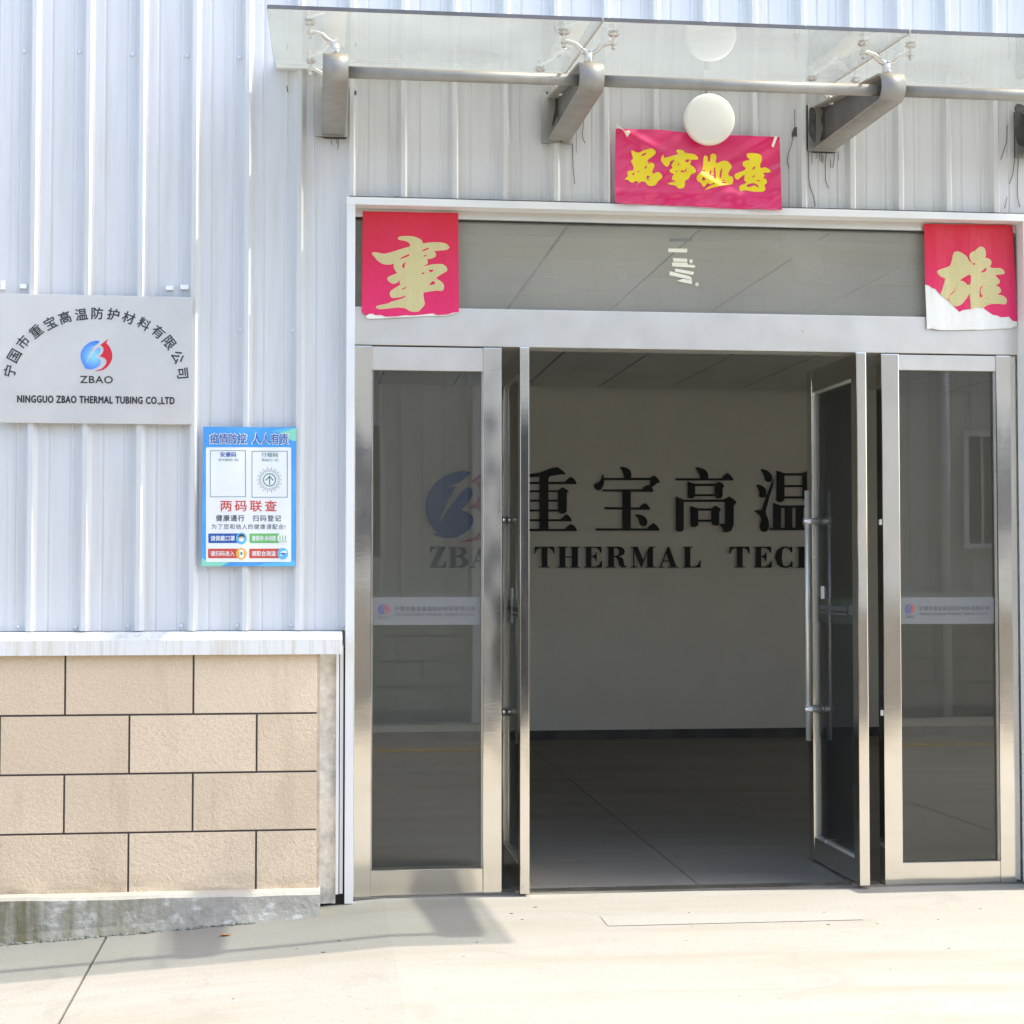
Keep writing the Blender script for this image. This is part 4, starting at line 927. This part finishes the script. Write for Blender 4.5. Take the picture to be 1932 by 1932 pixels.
sticker(SL[0] + 0.007, SL[1] - 0.009, WZ(1179, yst, 800), WZ(1127, yst, 800), yst, 'frosted company name sticker across the narrow fixed pane left of the doorway')
sticker(SR[0] + 0.007, SR[1] - 0.009, WZ(1177, yst, 1790), WZ(1127, yst, 1790), yst, 'frosted company name sticker across the narrow fixed pane right of the doorway')
for xm, lb in ((xmR, 'greenish company sticker on the glass of the open right-hand door leaf, behind its handles'), (xmL, 'company sticker on the glass of the open left-hand door leaf, seen at a grazing angle')):
    e = empty('window_sticker', (xm, 0.3, 1.13), lb, 'sticker', 'frosted company name stickers across the door glass')
    xs_ = xm - 0.0052
    def fl(a, b): return (0.058 + (a - 40) / 1805 * 0.55, 1.238 - (b - 168) / 470 * 0.115)
    box('film', 'film_leaf', xs_, xs_ + 0.0008, 0.056, 0.612, 1.122, 1.238, e)
    for nm, r in (('company_name', (405, 320, 1750, 402)), ('company_name', (415, 440, 1735, 480)), ('emblem', (120, 280, 315, 460))):
        a = fl(r[0], r[3]); b = fl(r[2], r[1]); box(nm, 'film_text', xs_ - 0.0008, xs_ - 0.0001, a[0], b[0], a[1], b[1], e)

# ------------------------------------------------------------------ glass canopy
def gzc(y): return 3.467 + 0.092 * y
YC0, YC1 = -1.02, -0.02
XC0 = WX(516, YC1, 118); XC1 = W(2071, 175, -0.02)[0]
bxs = [WX(633, -0.84, 130), WX(1112.5, -0.84, 140), WX(1677, -0.84, 160), WX(1946, -0.02, 240)]
can = empty('entrance_canopy', ((XC0 + XC1) / 2, -0.05, 3.2), 'glass canopy on tapered grey metal brackets with spider fittings over the entrance', 'canopy')
edges = [XC0, bxs[1] + 0.02, bxs[2] + 0.02, XC1]
for a, b in zip(edges, edges[1:]):
    bm = bmesh.new(); th = 0.012
    P = [(a + 0.003, YC0), (b - 0.003, YC0), (b - 0.003, YC1), (a + 0.003, YC1)]
    lo = [bm.verts.new((x, y, gzc(y))) for x, y in P]; hi = [bm.verts.new((x, y, gzc(y) + th)) for x, y in P]
    bm.faces.new(lo[::-1]); bm.faces.new(hi)
    for k in range(4): bm.faces.new((lo[k], lo[(k+1) % 4], hi[(k+1) % 4], hi[k]))
    gp = finish(bm, 'glass_panel', 'glass_can', can); gp.data.materials.append(M['glass_can_top'])
    for pl in gp.data.polygons:
        if pl.normal.z > 0.5: pl.material_index = 1
    box('edge_strip', 'web', a + 0.004, b - 0.004, YC0 - 0.004, YC0 - 0.001, gzc(YC0) - 0.001, gzc(YC0) + th + 0.001, gp)
for xj in edges[1:-1]:
    prism('joint_seal', 'mortar_edge', [(YC0 + 0.001, gzc(YC0) - 0.001), (YC1 - 0.001, gzc(YC1) - 0.001), (YC1 - 0.001, gzc(YC1) + 0.0125), (YC0 + 0.001, gzc(YC0) + 0.0125)], xj - 0.0028, xj + 0.0028, can)
prism('wall_flashing', 'trim', [(-0.036, gzc(-0.03) - 0.006), (-0.001, gzc(-0.03) - 0.006), (-0.001, gzc(-0.03) + 0.035), (-0.036, gzc(-0.03) + 0.018)], XC0 + 0.01, XC1 - 0.01, can)
nose = []; cyn, czn, rn = -0.845, 3.215, 0.055
for k in range(13):
    a = R(-90 - 15 * k) ; nose.append((cyn + rn * math.cos(a), czn + rn * math.sin(a)))
loop = [(-0.034, 3.185)] + nose + [(-0.034, 3.375)]
ZP = 3.208
def add_strap(bm, x0, x1, pts, th):
    # closed loop plate: outer outline pts, inner outline offset
    cyy = sum(p[0] for p in pts) / len(pts); czz = sum(p[1] for p in pts) / len(pts)
    inner = []
    n = len(pts)
    for i in range(n):
        a, b = pts[i-1], pts[(i+1) % n]; dy, dz = b[0]-a[0], b[1]-a[1]; L = math.hypot(dy, dz)
        ny, nz = dz / L, -dy / L
        if (cyy - pts[i][0]) * ny + (czz - pts[i][1]) * nz < 0: ny, nz = -ny, -nz
        inner.append((pts[i][0] + ny * th, pts[i][1] + nz * th))
    rings = [[bm.verts.new((x, p[0], p[1])) for p in q] for x, q in ((x0, pts), (x1, pts), (x1, inner), (x0, inner))]
    for r in range(4):
        A, B = rings[r], rings[(r + 1) % 4]
        for i in range(n - 1): bm.faces.new((A[i], A[i+1], B[i+1], B[i]))
for q, xb in enumerate(bxs):
    wd = 0.047
    bm = bmesh.new(); add_strap(bm, xb - wd, xb + wd, loop, 0.008)
    br = finish(bm, 'bracket', 'arm', can, False)
    for pl in br.data.polygons: pl.use_smooth = abs(pl.normal.x) < 0.5
    bm = bmesh.new(); n = len(loop)
    A = [bm.verts.new((xb - 0.006, y, z)) for y, z in loop]; B = [bm.verts.new((xb + 0.006, y, z)) for y, z in loop]
    bm.faces.new(A); bm.faces.new(B[::-1])
    web = finish(bm, 'web_plate', 'web', br)
    web.scale = (1, 1, 1)
    box('wall_plate', 'steel_dull', xb - 0.078, xb + 0.062, -0.034, -0.030, 3.175, 3.385, br, 0.001)
    box('plate_gap', 'sealant', xb - 0.074, xb + 0.058, -0.030, -0.004, 3.18, 3.38, br)
    # spider fittings: front pair near the nose, back pair near the wall
    sides = (-1, 1) if q not in (0, 3) else ((-1,) if q == 0 else (1,))
    for yy, hh in ((-0.82, None), (-0.15, None)):
        zt = czn + rn if yy < -0.5 else 3.215 + rn + (3.375 - 3.27) * (0.845 - 0.15) / 0.81
        zg = gzc(yy); zhub = zt + 0.045
        if yy > -0.5: zt = 3.35; zhub = zt + 0.016
        bm = bmesh.new(); add_tube(bm, [(xb, yy, zt - 0.004), (xb, yy, zhub)], 0.018, 20)
        fit = finish(bm, 'spider_fitting', 'chrome', br, True)
        for s in sides if q in (0, 3) else (-1, 1):
            xt = xb + s * 0.095
            bm = bmesh.new()
            zar = zg - 0.034
            pts = [(xb + s*0.006, yy, zhub + 0.003), (xb + s*0.025, yy, zhub + 0.012), (xb + s*0.05, yy, (zhub + zar) / 2 + 0.014), (xb + s*0.075, yy, zar + 0.001), (xt + s*0.008, yy, zar + 0.002)]
            add_tube(bm, pts, [0.012, 0.011, 0.0095, 0.0085, 0.008], 12)
            add_tube(bm, [(xt, yy, zar - 0.022), (xt, yy, zar + 0.009)], 0.0075, 12)
            add_tube(bm, [(xt, yy, zar - 0.006), (xt, yy, zar + 0.008)], 0.0125, 8)
            add_tube(bm, [(xt, yy, zar + 0.009), (xt, yy, zg - 0.006)], 0.0058, 12)
            add_tube(bm, [(xt, yy, zg - 0.006), (xt, yy, zg - 0.0005)], [0.016, 0.022], 20)
            add_tube(bm, [(xt, yy, zg + 0.0125), (xt, yy, zg + 0.018)], [0.021, 0.017], 20)
            finish(bm, 'glass_clamp', 'chrome', br, False)
tube('tie_pipe', 'arm', [(bxs[0], -0.835, ZP), (bxs[1] - 0.006, -0.835, ZP)], 0.0225, can, 20)
tube('tie_pipe', 'arm', [(bxs[1] + 0.006, -0.835, ZP), (bxs[2] - 0.006, -0.835, ZP)], 0.0225, can, 20)
tube('tie_pipe', 'arm', [(bxs[2] + 0.006, -0.835, ZP), (bxs[3], -0.835, ZP)], 0.0225, can, 20)
# round lamp under the canopy
lx, lz = W(1341, 222, -0.13)
lm = empty('round_lamp', (lx, -0.03, lz), 'round white opal wall lamp just above the pink banner', 'lamp')
rl_ = 50 / 3150 * 6.93
bm = bmesh.new(); prf = [(0.0, -0.130), (rl_*0.5, -0.129), (rl_*0.85, -0.124), (rl_*0.96, -0.119), (rl_, -0.108), (rl_*0.99, -0.085), (rl_*0.9, -0.075)]
rings = []
for r, yv in prf[1:]: rings.append([bm.verts.new((lx + r*math.cos(k*math.pi/24), yv, lz + r*math.sin(k*math.pi/24))) for k in range(48)])
c = bm.verts.new((lx, prf[0][1], lz))
for k in range(48): bm.faces.new((c, rings[0][(k+1) % 48], rings[0][k]))
for A, B in zip(rings, rings[1:]):
    for k in range(48): bm.faces.new((A[k], A[(k+1) % 48], B[(k+1) % 48], B[k]))
bm.faces.new(rings[-1])
finish(bm, 'lamp_shade', 'lamp', lm, True)
bm = bmesh.new(); add_tube(bm, [(lx, -0.08, lz), (lx, -0.028, lz)], 0.045, 24); finish(bm, 'lamp_base', 'steel_dull', lm, False)
box('lamp_stem', 'arm', lx - 0.006, lx + 0.006, -0.06, -0.045, lz + 0.04, lz + rl_ + 0.03, lm)

# sealant smears and runs on the cladding around the brackets
fS = zoomf(2340, 60, 3.45, -0.004); fS2 = zoomf(1560, 40, 4.2, -0.004); fS1 = zoomf(780, 0, 4.2, -0.004); fS3 = zoomf(2840, 280, 4.83, -0.004)
def smear(f, pl, y=-0.0045): shape('sealant_smear', 'sealant', [pl], f, y, 0.003, bld, 2)
def run(f, pts, r=0.0017):
    r *= 0.7
    q = [(*f(a, b),) for a, b in pts]; bm = bmesh.new(); add_tube(bm, [(x, -0.005, z) for x, z in q], r, 6); finish(bm, 'sealant_run', 'sealant', bld, True)
smear(fS, [(285, 935), (330, 930), (350, 1000), (345, 1280), (300, 1240), (272, 1160), (280, 1040)], -0.037)
smear(fS, [(395, 930), (420, 960), (405, 1050), (420, 1150), (390, 1270), (440, 1240), (470, 1190), (460, 900), (430, 900)], -0.037)
smear(fS2, [(440, 1040), (500, 1060), (505, 1200), (450, 1330), (390, 1460), (400, 1380), (430, 1200)], -0.037)
smear(fS, [(150, 1110), (205, 1115), (250, 1150), (220, 1165), (215, 1210), (185, 1215), (155, 1200), (130, 1215), (125, 1170)])
smear(fS, [(320, 1310), (400, 1320), (560, 1345), (600, 1350), (540, 1380), (400, 1375), (330, 1370)])
run(fS, [(150, 930), (148, 1110)]); run(fS, [(135, 1210), (112, 1310), (75, 1420), (75, 1480), (98, 1540)], 0.002); run(fS, [(222, 1235), (245, 1350), (262, 1445)])
run(fS, [(296, 1250), (296, 1640), (315, 1740), (345, 1820), (365, 1930)], 0.002); run(fS, [(372, 1330), (374, 1435)]); run(fS, [(408, 1370), (414, 1450), (440, 1478), (446, 1400)])
run(fS, [(482, 1370), (468, 1480), (470, 1660), (502, 1745)], 0.0022); run(fS, [(560, 1350), (560, 1440), (545, 1530)]); run(fS, [(610, 1330), (606, 1450)]); run(fS, [(522, 1440), (524, 1530)])
run(fS, [(430, 1375), (432, 1460)]); run(fS, [(330, 1340), (330, 1490)], 0.0015)
run(fS2, [(300, 1040), (300, 1510), (350, 1560)], 0.0014); run(fS2, [(800, 1330), (800, 1420), (785, 1500), (790, 1570), (820, 1635)]); run(fS2, [(662, 1600), (668, 1930), (690, 2150)], 0.0018); run(fS2, [(712, 1500), (708, 1760)], 0.0012)
smear(fS2, [(465, 1590), (530, 1590), (535, 1630), (500, 1648), (468, 1625)], -0.036); smear(fS2, [(330, 980), (350, 1000), (355, 1025), (335, 1025)])
run(fS1, [(890, 1740), (905, 1830)]); run(fS1, [(955, 1740), (972, 1810)]); run(fS1, [(993, 1740), (980, 1890)]); run(fS1, [(1163, 1700), (1165, 1850)], 0.0022); run(fS1, [(335, 1080), (352, 1160)], 0.003)
smear(fS1, [(765, 1120), (785, 1130), (785, 1200), (762, 1215)]); smear(fS1, [(1190, 1165), (1215, 1175), (1210, 1215), (1190, 1215)], -0.03); smear(fS1, [(760, 1600), (800, 1690), (1090, 1730), (1080, 1750), (820, 1745), (750, 1700)])
smear(fS3, [(980, 180), (1060, 200), (1130, 250), (1200, 300), (1200, 800), (1060, 800), (975, 740), (945, 560), (930, 440), (960, 330), (940, 240)], -0.037)
run(fS3, [(878, 460), (870, 700), (785, 960)], 0.002); run(fS3, [(980, 740), (980, 980), (960, 1160), (910, 1310)], 0.0022); run(fS3, [(1040, 920), (1025, 1200), (1025, 1500), (1060, 1650)], 0.0022); run(fS3, [(875, 1500), (840, 1670)], 0.0016)

# ------------------------------------------------------------------ litter on the yard
p = gpoint(425, 1766)
bm = bmesh.new(); vs = [bm.verts.new((p.x + a, p.y + b, gz(p.x, p.y) + 0.003 + c)) for a, b, c in ((-0.024, 0, 0), (-0.01, -0.012, 0.004), (0.014, -0.009, 0.002), (0.026, 0.002, 0.006), (0.008, 0.012, 0.001), (-0.012, 0.01, 0.003))]
ctr = bm.verts.new((p.x, p.y, gz(p.x, p.y) + 0.001))
for k in range(6): bm.faces.new((ctr, vs[k], vs[(k+1) % 6]))
tag(finish(bm, 'fallen_leaf', 'leaf'), 'small orange dry leaf on the concrete below the stained plinth', 'leaf')
bm = bmesh.new()
for u, v, s in [(1555, 1722, .012), (1510, 1740, .006), (1655, 1743, .012), (1563, 1745, .009), (1295, 1775, .006), (1300, 1722, .006), (1305, 1748, .006), (965, 1724, .012), (1010, 1712, .012), (985, 1735, .014), (900, 1778, .008), (560, 1790, .008), (610, 1797, .012), (640, 1775, .008), (670, 1790, .006), (440, 1885, .006), (1470, 1885, .006), (1790, 1790, .006), (1850, 1715, .006), (1770, 1735, .008), (1600, 1712, .005), (1680, 1830, .006), (1395, 1880, .004), (875, 1805, .007)]:
    p = gpoint(u, v)
    s *= random.uniform(0.5, 1.0); v0 = len(bm.verts)
    bmesh.ops.create_icosphere(bm, subdivisions=1, radius=s, matrix=Matrix.Translation((p.x, p.y, gz(p.x, p.y) + 0.001)) @ Matrix.Rotation(random.uniform(-0.6, 0.6), 4, 'Z') @ Matrix.Diagonal((1, random.uniform(0.25, 0.5), 0.2, 1)))
tag(finish(bm, 'ground_litter', 'twig'), kind='stuff')

# ------------------------------------------------------------------ building across the yard (behind the camera, seen in the glass)
YO = -9.35; gb = gz(2, YO)
ob = empty('opposite_building', (2, YO, gb), 'grey clad factory building across the yard, seen only mirrored in the door glass', 'building')
for k in range(-8, 10):
    clad_sheet(k * 4 * PITCH_R + 0.4, 4, 1.15, 4.6, 'clad2', ob, YO, -1)
box('base_wall', 'joint', -6, 8, YO - 0.3, YO + 0.10, gb - 0.5, 1.1, ob); obw = ob.children[-1]
for r in range(5):
    z0 = gb + 0.12 + r * 0.245; x = -6 + (r % 2) * 0.26
    while x < 7.6:
        box('stone_block', 'opp_stone', x + 0.012, x + 0.508, YO + 0.095, YO + 0.106, z0, min(z0 + 0.222, 1.09), obw); x += 0.52
box('sill_flashing', 'trim', -6, 8, YO - 0.02, YO + 0.16, 1.10, 1.15, ob)
box('back_wall', 'clad2', -6, 8, YO - 4, YO - 0.01, 0.9, 4.6, ob)
box('roof_fascia', 'clad2', -6.1, 8.1, YO - 4, YO + 0.25, 4.6, 4.95, ob)
tube('downpipe', 'trim', [(6.35, YO + 0.09, gb), (6.35, YO + 0.09, 4.6)], 0.05, ob)
for x0, x1, z0, z1 in ((6.6, 7.8, 1.65, 2.75), (-1.2, 0.6, 1.5, 2.8)):
    wn = box('offcamera_window', 'dark_win', x0, x1, YO + 0.02, YO + 0.05, z0, z1, ob)
    bm = bmesh.new()
    for a, b, c, d in ((x0 - 0.05, x1 + 0.05, z0 - 0.05, z0), (x0 - 0.05, x1 + 0.05, z1, z1 + 0.05), (x0 - 0.05, x0, z0, z1), (x1, x1 + 0.05, z0, z1)): add_box(bm, a, b, YO + 0.03, YO + 0.09, c, d)
    x = x0 + 0.15
    while x < x1: add_box(bm, x - 0.01, x + 0.01, YO + 0.055, YO + 0.075, z0, z1); x += 0.15
    finish(bm, 'window_bars', 'trim', wn)
dr = box('roller_door', 'dark_win', 1.6, 4.4, YO + 0.165, YO + 0.18, gb, 3.1, ob)
bm = bmesh.new()
for a, b, c, d in ((1.5, 1.6, gb, 3.2), (4.4, 4.5, gb, 3.2), (1.6, 4.4, 3.1, 3.2)): add_box(bm, a, b, YO + 0.14, YO + 0.22, c, d)
finish(bm, 'door_frame', 'trim', dr)
